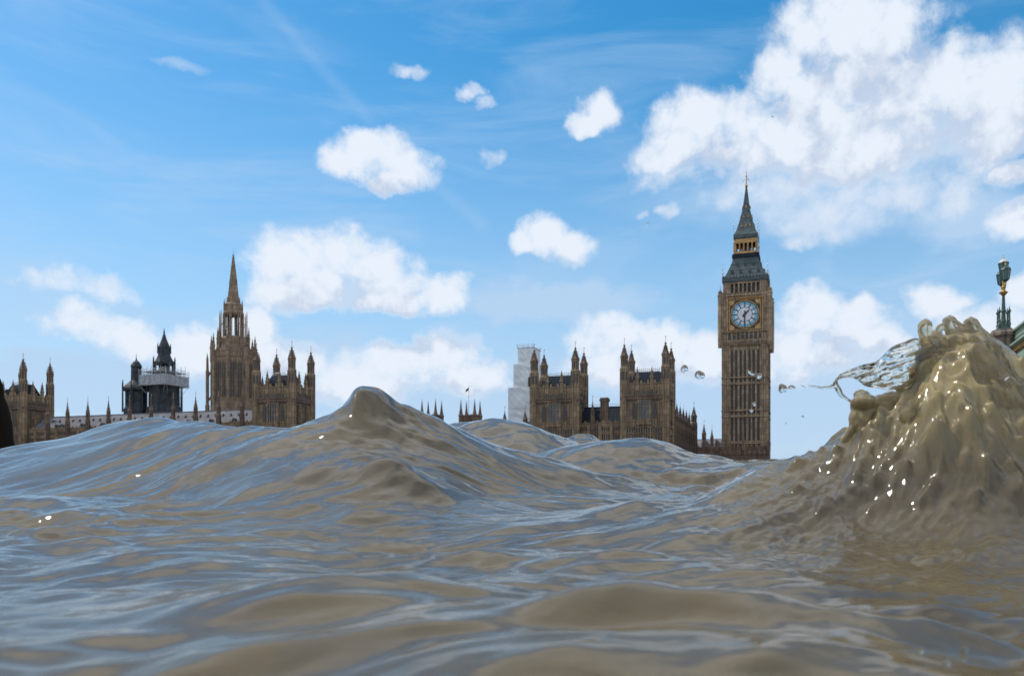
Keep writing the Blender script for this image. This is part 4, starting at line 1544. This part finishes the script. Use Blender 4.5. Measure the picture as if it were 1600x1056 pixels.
for k in range(8):
    a = k * PI / 4 + PI / 8
    p_ = MB()
    x, y = 5.3 * math.cos(a), 5.3 * math.sin(a)
    p_.tube((x, y, zv(644)), (x, y, zv(600)), .3, .25)
    p_.tube((x, y, zv(600)), (x, y, zv(594)), .25, .03)
    p_.build('post', M['lead_dark'], vs_)

vl = vent('', 256.5, 'large dark ventilation tower with stepped spire rising through white scaffolding', 0, 0, 0, 0, 0)
mb = MB()
mb.lathe(0, 0, [(7.2, 2.5), (7.2, zv(642)), (5.6, zv(632)), (5.4, zv(602)), (6.0, zv(600)), (5.8, zv(594)), (4.2, zv(586)), (3.8, zv(580))], 8)
for k in range(8):
    a = k * PI / 4 + PI / 8
    mb.tube((5.6 * math.cos(a), 5.6 * math.sin(a), zv(634)), (5.5 * math.cos(a), 5.5 * math.sin(a), zv(602)), .45)
mb.build('drum', M['lead_dark'], vl)
mb = MB()
for k in range(8):
    a = k * PI / 4 + PI / 8
    mb.tube((3.5 * math.cos(a), 3.5 * math.sin(a), zv(582)), (3.5 * math.cos(a), 3.5 * math.sin(a), zv(567)), .42)
mb.lathe(0, 0, [(1.6, zv(582)), (1.6, zv(568))], 8)
mb.lathe(0, 0, [(3.9, zv(570)), (4.0, zv(567)), (3.2, zv(562)), (2.5, zv(556)), (2.2, zv(546)), (2.3, zv(543)), (2.0, zv(540)), (1.0, zv(530)), (.3, zv(521)), (.34, zv(520)), (.06, zv(513))], 8)
mb.build('cupola', M['lead_dark'], vl)
for k in range(8):
    a = k * PI / 4 + PI / 8
    for (rr, ya, yb) in ((4.2, 586, 557), (2.5, 552, 536), (6.9, 644, 600)):
        p_ = MB()
        x, y = rr * math.cos(a), rr * math.sin(a)
        p_.tube((x, y, zv(ya)), (x, y, zv(yb + 6)), .24, .2)
        p_.tube((x, y, zv(yb + 6)), (x, y, zv(yb)), .2, .03)
        p_.build('post', M['lead_dark'], vl)
sc_ = thing('scaffold_platform', vl.location, RZ, 'pale scaffold platform with boarded sides wrapped round the larger ventilation tower', 'scaffold')
mb = MB()
for q in range(4):
    mb.M = Matrix.Rotation(q * PI / 2, 4, 'Z')
    mb.box(-6.3, 6.3, -6.45, -6.3, zv(603), zv(588))
mb.build('hoarding', M['netting'], sc_)
mb = MB()
for (z, hh) in ((zv(604), 6.6), (zv(583), 5.6)):
    for q in range(4):
        mb.M = Matrix.Rotation(q * PI / 2, 4, 'Z')
        mb.box(-hh, hh, -hh, -4.4, z, z + .25)
mb.build('deck', M['render'], sc_)
mb = MB()
rng = random.Random(4)
for q in range(4):
    mb.M = Matrix.Rotation(q * PI / 2, 4, 'Z')
    for k in range(6):
        x = -6.4 + k * 2.56
        mb.tube((x, -6.55, zv(605)), (x, -6.55, zv(581 - rng.uniform(0, 3))), .07)
        mb.tube((x * .85, -5.6, zv(586)), (x * .85, -5.6, zv(577 - rng.uniform(0, 8))), .06)
    for py in (587, 584, 581):
        mb.tube((-6.6, -6.55, zv(py)), (6.6, -6.55, zv(py)), .06)
    mb.tube((-5.6, -5.6, zv(578)), (5.6, -5.6, zv(578)), .05)
    mb.tube((-6, -6.5, zv(604)), (-4, -5.2, zv(616)), .07)
    mb.tube((6, -6.5, zv(604)), (4, -5.2, zv(616)), .07)
mb.build('poles', M['steel'], sc_)


# ------------------------------------------------------------------ distant pinnacled towers
def far_tower(px, label):
    Y = 380.0
    c0 = pw(px, HOR, Y)
    root = thing('pinnacled_tower', (c0.x, c0.y, 0), RZ, label, 'tower', 'far square towers with four pinnacles')
    k = Y / F
    z = lambda py: CZ + (HOR - py) * k
    hwx = 3.6
    mb = MB()
    mb.box(-hwx, hwx, 0, 7.2, 2.5, z(651))
    mb.box(-hwx - .2, hwx + .2, -.2, 7.4, z(656), z(655.2))
    ribs(mb, -hwx, hwx, 5, z(651), 0, 8, .1, .2)
    mb.build('wall', M['stone_dark'], root)
    mb = MB()
    parapet_run(mb, -hwx + .8, hwx - .8, -.1, z(651), z(646.5), .7)
    mb.M = Matrix.Translation((hwx, 0, 0)) @ Matrix.Rotation(PI / 2, 4, 'Z')
    parapet_run(mb, .8, 6.4, -.1, z(651), z(646.5), .7)
    mb.build('parapet', M['stone_dark'], root)
    for x in (-hwx + .3, hwx - .3):
        for y in (.3, 6.9):
            t = MB()
            t.lathe(x, y, [(1.0, 2.5), (1.0, z(650)), (1.2, z(649.5)), (1.2, z(648)), (.85, z(646)), (.55, z(640)), (.28, z(631)), (.1, z(625)), (.03, z(622.5))], 8)
            t.build('pinnacle', M['stone_dark'], root)
    w = MB()
    w.slab([(-1, z(665)), (1, z(665)), (1, z(658)), (0, z(656.5)), (-1, z(658))], -.22, -.1)
    w.build('window', M['recess'], root)
    return root, z


ft, zf = far_tower(730.5, 'far square tower with four tall pinnacles, the flagpole standing on it')
ft2, _ = far_tower(669.5, 'far square tower with four pinnacles, half hidden by the peaked wave')
fp = thing('flagpole', ft.location + Vector((.4, 3.2, zf(651))), RZ, 'thin flagpole with a dark flag on the far pinnacled tower', 'flagpole')
mb = MB()
mb.tube((0, 0, -.2), (0, 0, zf(601) - zf(651)), .13, .07)
mb.build('pole', M['steel'], fp)
mb = MB()
z0f = zf(603) - zf(651)
vs, fs = [], []
for i in range(9):
    for j in range(6):
        t, u_ = i / 8, j / 5
        vs.append((-1.5 * t - .05, .18 * math.sin(t * 6 + u_), z0f - .15 - 1.1 * t * (.9 + .3 * t) - u_ * 1.35 * (1 - .25 * t)))
for i in range(8):
    for j in range(5):
        a = i * 6 + j
        fs.append((a, a + 1, a + 7, a + 6))
mb.add(vs, fs)
mb.build('flag', M['flag'], fp, True)


# ------------------------------------------------------------------ road bridge on the right, and its lamp
PX = pw(1568, HOR, 55.0)
br = thing('road_bridge', (PX.x, PX.y, 0), RZ, 'pale green iron road bridge with pierced parapet on stone piers', 'bridge')
ZP = 10.75           # top of the parapet
piers = [-35.3, 0, 35.3, 70.6, 105.9, 141.2, 176.5]
y0b, y1b = -52.0, 190.0
S0 = .5              # south face of the parapet, a little behind the pier line (x grows to the north)
mb = MB(.002)
mb.box(S0 - .1, S0 + .32, y0b, y1b, ZP - .12, ZP)
mb.box(S0, S0 + .22, y0b, y1b, ZP - .62, ZP - .5)
mb.box(S0 - .06, S0 + .28, y0b, y1b, ZP - 1.0, ZP - .8)
y = -14.0
while y < 24:
    # narrow pierced openings between little uprights
    mb.box(S0 + .03, S0 + .19, y - .075, y + .075, ZP - .52, ZP - .1)
    mb.box(S0 + .04, S0 + .18, y - .14, y + .14, ZP - .24, ZP - .1)
    mb.box(S0 + .04, S0 + .18, y - .12, y + .12, ZP - .52, ZP - .44)
    y += .34
mb.box(S0 + .1, S0 + .2, 24, y1b, ZP - .8, ZP)
mb.box(S0 + .1, S0 + .2, y0b, -14.1, ZP - .8, ZP)
mb.box(S0 + .04, S0 + .2, y0b, y1b, ZP - .8, ZP - .6)
mb.build('parapet', M['green_pale'], br)
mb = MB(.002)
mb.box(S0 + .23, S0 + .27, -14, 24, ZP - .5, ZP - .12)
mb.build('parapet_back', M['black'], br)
mb = MB(.002)
mb.box(S0 - .32, S0 + .3, y0b, y1b, ZP - 1.12, ZP - 1.0)
mb.box(S0 - .22, S0 + .3, y0b, y1b, ZP - 1.2, ZP - 1.12)
mb.box(S0 + .1, S0 + .3, y0b, y1b, ZP - 1.6, ZP - 1.2)
mb.box(S0 - .02, S0 + .3, y0b, y1b, ZP - 2.15, ZP - 1.68)
mb.build('cornice', M['green_pale'], br)
mb = MB(.002)
y = -14.0
while y < 24:
    mb.box(S0 - .14, S0 + .1, y - .08, y + .08, ZP - 1.48, ZP - 1.2)
    y += .36
mb.build('dentils', M['gold_dim'], br)
mb = MB(.002)
mb.box(S0 + .3, S0 + 25, y0b, y1b, ZP - 1.9, ZP - 1.1)
mb.build('deck', M['black'], br)
for i, (pa, pb) in enumerate(zip(piers[:-1], piers[1:])):
    a, b = pa + 1.4, pb - 1.4
    for xo in (S0, S0 + 6, S0 + 12, S0 + 18):
        mb = MB(.002)
        n = 28
        up, lo_ = [], []
        for k in range(n + 1):
            t = k / n
            yy_ = a + (b - a) * t
            zz = 2.0 + 5.6 * math.sqrt(max(0, 1 - (2 * t - 1) ** 2))
            lo_.append((yy_, zz)); up.append((yy_, zz + .85))
        for k in range(n):
            mb.add([(xo, lo_[k][0], lo_[k][1]), (xo, lo_[k + 1][0], lo_[k + 1][1]), (xo, up[k + 1][0], up[k + 1][1]), (xo, up[k][0], up[k][1]),
                    (xo + .5, lo_[k][0], lo_[k][1]), (xo + .5, lo_[k + 1][0], lo_[k + 1][1]), (xo + .5, up[k + 1][0], up[k + 1][1]), (xo + .5, up[k][0], up[k][1])],
                   [(0, 1, 2, 3), (7, 6, 5, 4), (0, 4, 5, 1), (3, 2, 6, 7)])
        if xo == S0:
            for k in range(1, n):
                if up[k][1] < ZP - 2.2:
                    mb.box(xo + .1, xo + .35, up[k][0] - .09, up[k][0] + .09, up[k][1] - .1, ZP - 2.0)
        mb.build('arch_rib', M['green'], br)
for p in piers:
    mb = MB(.002)
    mb.box(-.2, 25, p - 1.5, p + 1.5, -3, ZP - 2.2)
    mb.lathe(0, p, [(1.75, -3), (1.75, 2.2), (1.55, 2.5), (1.05, 3.0), (1.05, ZP - 1.7), (.8, ZP - 1.5), (.66, ZP - 1.1), (.66, ZP - .5), (.7, ZP - .42), (.86, ZP - .3), (.86, ZP - .12), (.78, ZP - .06), (.74, ZP + .06)], 8)
    mb.build('pier', M['pier_stone'], br)

lp = thing('street_lamp', (PX.x, PX.y, ZP + .06), RZ, 'green and gold bridge lamp post carrying three glazed lanterns', 'street lamp')
mb = MB(.001)
mb.lathe(0, 0, [(.50, 0), (.50, .1), (.42, .16), (.40, .24)], 8)
mb.box(-.34, .34, -.34, .34, .22, .34)
mb.lathe(0, 0, [(.16, .3), (.15, .55), (.19, .6), (.14, .68), (.12, 1.2), (.18, 1.26), (.13, 1.34), (.105, 1.6), (.085, 2.25), (.13, 2.3)], 10)
mb.build('column', M['green_dark'], lp, False)
for (x, y) in ((-.28, -.28), (.28, -.28), (.28, .28), (-.28, .28)):
    c_ = MB(.001)
    c_.lathe(x, y, [(.1, .3), (.1, .4), (.07, .45), (.065, .62), (.09, .66), (.06, .7), (.055, 1.1), (.1, 1.16), (.1, 1.24), (.05, 1.3), (.012, 1.5)], 8)
    c_.build('colonnette', M['green_dark'], lp)
mb = MB(.001)
mb.lathe(0, 0, [(.13, 2.3), (.25, 2.42), (.27, 2.47), (.18, 2.52), (.1, 2.6), (.09, 2.75), (.13, 2.8), (.075, 2.9), (.07, 3.5), (.12, 3.56)], 10)
for s_ in (-1, 1):
    pts = [(0, 2.58), (s_ * .25, 2.62), (s_ * .48, 2.72), (s_ * .58, 2.86), (s_ * .6, 3.0)]
    for a, b in zip(pts[:-1], pts[1:]):
        mb.tube((0, a[0], a[1]), (0, b[0], b[1]), .05)
    for a, b in zip([(0, 2.85), (s_ * .2, 2.95), (s_ * .36, 2.85)], [(s_ * .2, 2.95), (s_ * .36, 2.85), (s_ * .3, 2.72)]):
        mb.tube((0, a[0], a[1]), (0, b[0], b[1]), .035)
mb.build('bracket_arms', M['gold'], lp)
for (y, z) in ((-.6, 2.98), (.6, 2.98), (0, 3.56)):
    g_ = MB(.001)
    g_.lathe(0, y, [(.13, z + .1), (.20, z + .16), (.285, z + .74), (.26, z + .76)], 8)
    lg = g_.build('lantern', M['lamp_glass'], lp)
    c_ = MB(.001)
    c_.lathe(0, y, [(.03, z), (.09, z + .03), (.15, z + .1), (.21, z + .15), (.2, z + .18)], 8)
    for k in range(8):
        a = k * PI / 4 + PI / 8
        c_.tube((.21 * math.cos(a), y + .21 * math.sin(a), z + .15), (.295 * math.cos(a), y + .295 * math.sin(a), z + .76), .018)
    c_.lathe(0, y, [(.3, z + .74), (.33, z + .78), (.3, z + .82)], 8)
    c_.build('lantern_frame', M['green_dark'], lg)
    t_ = MB(.001)
    t_.lathe(0, y, [(.3, z + .81), (.27, z + .9), (.16, z + .98), (.07, z + 1.02), (.06, z + 1.08), (.02, z + 1.1)], 8)
    t_.build('lantern_cap', M['lamp_white'] if y == 0 else M['green_dark'], lg)
    f_ = MB(.001)
    f_.lathe(0, y, [(.03, z + 1.09), (.055, z + 1.13), (.03, z + 1.18), (.01, z + (1.34 if y == 0 else 1.26))], 6)
    f_.build('lantern_finial', M['gold'], lg)

# dark post at the left edge, close to the water
po = thing('mooring_post', (0, 0, 0), 0, 'near-black tapered post at the left edge, in front of the leftmost pavilion tower', 'post')
b0 = pw(-17, HOR, 22.0)
po.location = (b0.x, b0.y, 0)
kp = 22 / F
zz = lambda py: CZ + (HOR - py) * kp
mb = MB(.001)
mb.lathe(0, 0, [(.62, -2), (.60, zz(740)), (.56, zz(690)), (.52, zz(660)), (.46, zz(640)), (.40, zz(628)), (.345, zz(620)), (.335, zz(612)), (.32, zz(603)), (.26, zz(592)), (.16, zz(582)), (.05, zz(576))], 20)
mb.build('shaft', M['wood'], po, True)

# ------------------------------------------------------------------ the breaking splash
def add_ball(bm, p, r, sc=(1, 1, 1), sub=2):
    mt = Matrix.Translation(p) @ Matrix.Diagonal((r * sc[0], r * sc[1], r * sc[2], 1))
    bmesh.ops.create_icosphere(bm, subdivisions=sub, radius=1.0, matrix=mt)


def strand(bm, pts, Y):
    """pts: (px, py, radius px, extra distance)"""
    for a, b in zip(pts[:-1], pts[1:]):
        n = max(2, int(math.hypot(b[0] - a[0], b[1] - a[1]) / max(1.2, min(a[2], b[2]) * .5)))
        for i in range(n + 1):
            t = i / n
            yy_ = Y + a[3] + (b[3] - a[3]) * t
            add_ball(bm, pw(a[0] + (b[0] - a[0]) * t, a[1] + (b[1] - a[1]) * t, yy_), (a[2] + (b[2] - a[2]) * t) * yy_ / F, sub=1)


def fluid(bm, name, mat, parent, voxel, smooth=6, disp=0.0, dscale=0.05, fine=None):
    me = bpy.data.meshes.new(name)
    bm.to_mesh(me)
    bm.free()
    me.materials.append(mat)
    o = bpy.data.objects.new(name, me)
    COL.objects.link(o)
    o.parent = parent
    r_ = o.modifiers.new('merge', 'REMESH')
    r_.mode = 'VOXEL'
    r_.voxel_size = voxel
    r_.use_smooth_shade = True
    s_ = o.modifiers.new('relax', 'SMOOTH')
    s_.iterations = smooth
    s_.factor = .5
    if disp:
        tx = bpy.data.textures.new(name + '_lumps', 'CLOUDS')
        tx.noise_scale = dscale
        tx.noise_depth = 2
        d_ = o.modifiers.new('lumps', 'DISPLACE')
        d_.texture = tx
        d_.strength = disp
        d_.mid_level = .5
        d_.texture_coords = 'GLOBAL'
        s2_ = o.modifiers.new('relax_again', 'SMOOTH')
        s2_.iterations = 2
    if fine:
        tx = bpy.data.textures.new(name + '_fine', 'CLOUDS')
        tx.noise_scale = fine[1]
        tx.noise_depth = 1
        d_ = o.modifiers.new('fine_lumps', 'DISPLACE')
        d_.texture = tx
        d_.strength = fine[0]
        d_.mid_level = .5
        d_.texture_coords = 'GLOBAL'
        s3_ = o.modifiers.new('relax_last', 'SMOOTH')
        s3_.iterations = 1
    return o


spl = thing('wave_splash', (0, 0, 0), 0, 'breaking splash of brown water with glassy fingers and a clear sheet flung left', 'splash')
YSP = 1.93
rng = random.Random(12)
bm = bmesh.new()
# body of the crest: filled outline, thick, leaning towards the lens
crest_top = curve([(1290, 690), (1312, 668), (1336, 640), (1340, 618), (1360, 612), (1400, 604), (1435, 560), (1446, 525), (1470, 520), (1490, 512), (1520, 512), (1545, 529), (1575, 551), (1600, 573), (1640, 602)])
for i in range(900):
    px = rng.uniform(1338, 1640)
    top = float(crest_top(px))
    r_ = rng.uniform(9, 17)
    t_ = rng.random()
    py = top + r_ + t_ * 55
    add_ball(bm, pw(px, py, YSP + rng.uniform(-.02, .06) - .035 * t_), r_ * YSP / F, (1, 1.2, rng.uniform(.7, 1)), 2)
for i in range(160):
    px = rng.uniform(1288, 1345)
    top = 712 - (px - 1288) * 1.15 if px < 1312 else 684 - (px - 1312) * 1.55
    r_ = rng.uniform(5, 10)
    add_ball(bm, pw(px, max(top, 612) + r_ + rng.random() * 40, YSP + rng.uniform(-.03, .05)), r_ * YSP / F, (1, 1, .8), 2)
strand(bm, [(1340, 645, 6, 0), (1342, 625, 5, 0), (1346, 612, 5, 0)], YSP)
fluid(bm, 'splash_body', M['murk'], spl, .0034, 16, .014, .06, (.004, .014))
# rounded fingers on the crest
bm = bmesh.new()
strand(bm, [(1448, 556, 14, -.04), (1449, 540, 11, -.05), (1446, 528, 11, -.06), (1444, 513, 12.5, -.06), (1446, 508, 11.5, -.06)], YSP)
strand(bm, [(1466, 530, 6, 0), (1467, 514, 6.5, 0), (1470, 510, 6, 0)], YSP)
strand(bm, [(1492, 530, 15, 0), (1487, 512, 13.5, 0), (1484, 503, 13, 0)], YSP)
strand(bm, [(1503, 516, 9, 0), (1494, 508, 9, 0)], YSP)
strand(bm, [(1526, 530, 17, 0), (1521, 514, 14, 0), (1517, 506, 13, 0)], YSP)
strand(bm, [(1526, 518, 12, 0), (1545, 530, 9, 0), (1562, 544, 8, .02)], YSP)
fluid(bm, 'splash_finger', M['finger'], spl, .0026, 8, .004, .03)
# clear lobes sliding down over the murky core of the crest
gx_ = np.linspace(0.70, 1.34, 330)
gy_ = np.linspace(1.50, 2.06, 230)
GX, GY = np.meshgrid(gx_, gy_)
GZ = river_height(GX, GY)
lx_, ly_ = GX * .8 + GY * .6, GY * .8 - GX * .6
tk = -.009 + .034 * perlin(lx_ * 7, ly_ * 13, 81) + .014 * perlin(GX * 21, GY * 21, 82) + .0065 * perlin(GX * 52, GY * 52, 83) + .0022 * perlin(GX * 110, GY * 110, 84)
tk = np.minimum(tk, .020) + .004 - .05 * np.clip((0.33 - GZ) / .12, 0, 1)
dzx = np.gradient(GZ, gx_, axis=1)
dzy = np.gradient(GZ, gy_, axis=0)
nl = np.sqrt(dzx ** 2 + dzy ** 2 + 1)
edge_ = np.ones_like(tk)
edge_[0, :] = edge_[-1, :] = 0
edge_[:, 0] = edge_[:, -1] = 0
tk = np.where(edge_ > 0, tk, -.014)
tk = np.maximum(tk, -.014)
top_v = np.stack([GX - dzx / nl * tk, GY - dzy / nl * tk, GZ + tk / nl], -1).reshape(-1, 3)
low_v = np.stack([GX + dzx / nl * .016, GY + dzy / nl * .016, GZ - .016 / nl], -1).reshape(-1, 3)
nr2, nc2 = GX.shape
id_ = np.arange(nr2 * nc2).reshape(nr2, nc2)
qd = np.stack([id_[:-1, :-1], id_[:-1, 1:], id_[1:, 1:], id_[1:, :-1]], -1).reshape(-1, 4)
ring = list(id_[0, :]) + list(id_[1:, -1]) + list(id_[-1, -2::-1]) + list(id_[-2:0:-1, 0])
no_ = nr2 * nc2
fcs = [tuple(int(v) for v in f) for f in qd] + [tuple(int(v) + no_ for v in f[::-1]) for f in qd]
for a, b in zip(ring, ring[1:] + ring[:1]):
    fcs.append((int(b), int(a), int(a) + no_, int(b) + no_))
me = bpy.data.meshes.new('clear_lobes')
me.from_pydata([tuple(map(float, v)) for v in top_v] + [tuple(map(float, v)) for v in low_v], [], fcs)
me.polygons.foreach_set('use_smooth', [True] * len(me.polygons))
me.materials.append(M['clear'])
o = bpy.data.objects.new('clear_lobes', me)
COL.objects.link(o)
o.parent = spl

# clear sheet with a thick rolled rim
bm = bmesh.new()
top_ = curve([(1308, 590), (1316, 583), (1330, 576), (1350, 569), (1371, 563), (1382, 553), (1392, 543), (1410, 535), (1432, 528), (1446, 532)])
bot_ = curve([(1308, 594), (1325, 590), (1340, 594), (1350, 602), (1370, 606), (1395, 612), (1420, 612), (1446, 610)])
bm.free()
nx_, nt_ = 170, 64
pxs = np.linspace(1309, 1452, nx_)
tp, bt = top_(pxs), bot_(pxs)
tt = np.linspace(0, 1, nt_)
PXg = np.repeat(pxs[:, None], nt_, 1)
PYg = tp[:, None] + (bt - tp)[:, None] * tt[None, :]
edge = np.sqrt(np.clip(1 - (2 * tt - 1) ** 8, 0, 1))[None, :] * np.sqrt(np.clip(1 - ((PXg - 1309) / 143 * 2 - 1) ** 16, 0, 1))
thick = (0.0035 + 0.011 * np.exp(-(tt / .16) ** 2)[None, :] + 0.004 * np.exp(-((1 - tt) / .1) ** 2)[None, :]) * edge
qx, qy = (PXg - 1309) / 143, (PYg - 530) / 80
al = qx * .9 - qy * .45
ac = qx * .45 + qy * .9
mid = -.03 + .03 * np.sin(PXg * .07) + .010 * perlin(al * 4, ac * 9, 61)
w1 = .0034 * perlin(al * 6, ac * 13, 62) + .0016 * perlin(al * 13, ac * 22, 63)
w2 = .0034 * perlin(al * 5 + 9, ac * 11, 64) + .0018 * perlin(al * 15, ac * 26, 65)
vs, fs = [], []
for sgn, wv in ((-1, w1), (1, w2)):
    Yv = YSP + mid + sgn * thick + wv * edge
    for i in range(nx_):
        for j in range(nt_):
            vs.append(pw(PXg[i, j], PYg[i, j], Yv[i, j]))
nn = nx_ * nt_
for b_ in (0, nn):
    for i in range(nx_ - 1):
        for j in range(nt_ - 1):
            a = b_ + i * nt_ + j
            fs.append((a, a + 1, a + nt_ + 1, a + nt_))
ring = [i * nt_ for i in range(nx_)] + [(nx_ - 1) * nt_ + j for j in range(1, nt_)] + [i * nt_ + nt_ - 1 for i in range(nx_ - 2, -1, -1)] + [j for j in range(nt_ - 2, 0, -1)]
for a, b in zip(ring, ring[1:] + ring[:1]):
    fs.append((a, b, b + nn, a + nn))
mb = MB()
mb.add(vs, fs)
mb.build('clear_sheet', M['clear'], spl, True)
# thrown strands at the tip
bm = bmesh.new()
strand(bm, [(1314, 586, 3, -.03), (1309, 591, 2.4, -.03), (1305, 600, 4.5, -.03), (1311, 610, 5.2, -.03), (1314, 617, 4.0, -.03), (1325, 624, 2.2, -.03), (1334, 630, 3.4, -.02), (1342, 632, 2.6, 0)], YSP)
strand(bm, [(1305, 602, 4, -.03), (1296, 605, 2.8, -.03), (1284, 606, 2.3, -.03), (1274, 604, 1.9, -.03), (1263, 602.5, 1.3, -.03)], YSP)
fluid(bm, 'thrown_strand', M['clear'], spl, .0016, 4)

# drops flying free
DROPS = [
    ((1069.5, 576.5, 6.0, 6.2, 0), 'round clear drop flying left of the clock tower, the left one of the pair'),
    ((1093, 586, 7.5, 7.0, .2), 'clear drop with a small tail, next left of the clock tower'),
    ((1172, 582, 6.5, 2.6, .3), 'long clear drop glinting across the upper shaft of the clock tower'),
    ((1186, 587.5, 4.6, 4.6, 0), 'bright round drop touching the long drop before the clock tower'),
    ((1178.5, 631.5, 2.8, 3.2, 0), 'small white drop before the clock tower, the upper of two'),
    ((1174, 641, 2.6, 2.8, 0), 'small white drop before the clock tower, the lower of two'),
    ((1222.5, 607, 6.6, 7.6, .2), 'lumpy clear drop flying just right of the clock tower'),
    ((1237, 605, 6.0, 3.2, .1), 'flat clear drop between the lumpy drop and the thrown strand'),
    ((1255, 603.5, 3.4, .9, 0), 'thin sliver of water pointing at the thrown strand'),
    ((1254.5, 650.5, 2.0, 1.8, 0), 'tiny dark drop low in the sky right of the clock tower'),
    ((1228, 661.5, 1.3, 1.2, 0), 'tiniest drop low in the sky right of the clock tower'),
    ((1012, 350, 2.0, 2.0, 0), 'tiny drop high in the sky left of the clock tower spire'),
    ((1207, 183, 2.0, 1.6, .3), 'tiny dark drop high against the big cloud above the clock tower'),
]
for (px, py, rx, ry, tl), lb in DROPS:
    bm = bmesh.new()
    Yd = 1.8
    bmesh.ops.create_icosphere(bm, subdivisions=4, radius=1.0)
    for v in bm.verts:
        n_ = v.co.copy()
        w_ = 1 + .10 * math.sin(3 * n_.x + px) * math.cos(2.3 * n_.z + py) + tl * max(0, n_.x) ** 2 * .8
        v.co = Vector((n_.x * rx * w_, n_.y * min(rx, ry) * w_, n_.z * ry * w_)) * (Yd / F)
    me = bpy.data.meshes.new('water_drop'); bm.to_mesh(me); bm.free()
    me.polygons.foreach_set('use_smooth', [True] * len(me.polygons))
    me.materials.append(M['clear'])
    o = bpy.data.objects.new('water_drop', me); COL.objects.link(o)
    o.location = pw(px, py, Yd)
    o.rotation_euler = (0, R(28) if rx > 2 * ry else 0, 0)
    tag(o, lb, 'water drop', 'water drops thrown from the splash')

for (px, py, rr), lb in (((1437, 1018, 6), 'clear bead added for the brightest sun glint at the bottom right corner'),
                         ((1508, 1016, 5.5), 'clear bead added for a dim sun glint near bottom right, rightmost of three'),
                         ((1480, 1036, 5), 'clear bead added for a dim sun glint at the bottom right, lowest of three')):
    p_ = on_water(px, py)  # clear beads added where the near water has blurred sun glints
    bm = bmesh.new()
    bmesh.ops.create_icosphere(bm, subdivisions=3, radius=rr * p_.y / F)
    me = bpy.data.meshes.new('water_drop'); bm.to_mesh(me); bm.free()
    me.polygons.foreach_set('use_smooth', [True] * len(me.polygons))
    me.materials.append(M['clear'])
    o = bpy.data.objects.new('water_drop', me); COL.objects.link(o)
    o.location = p_ + Vector((0, 0, rr * p_.y / F * .5))
    tag(o, lb, 'water drop', 'clear beads added to catch sun glints on the water')
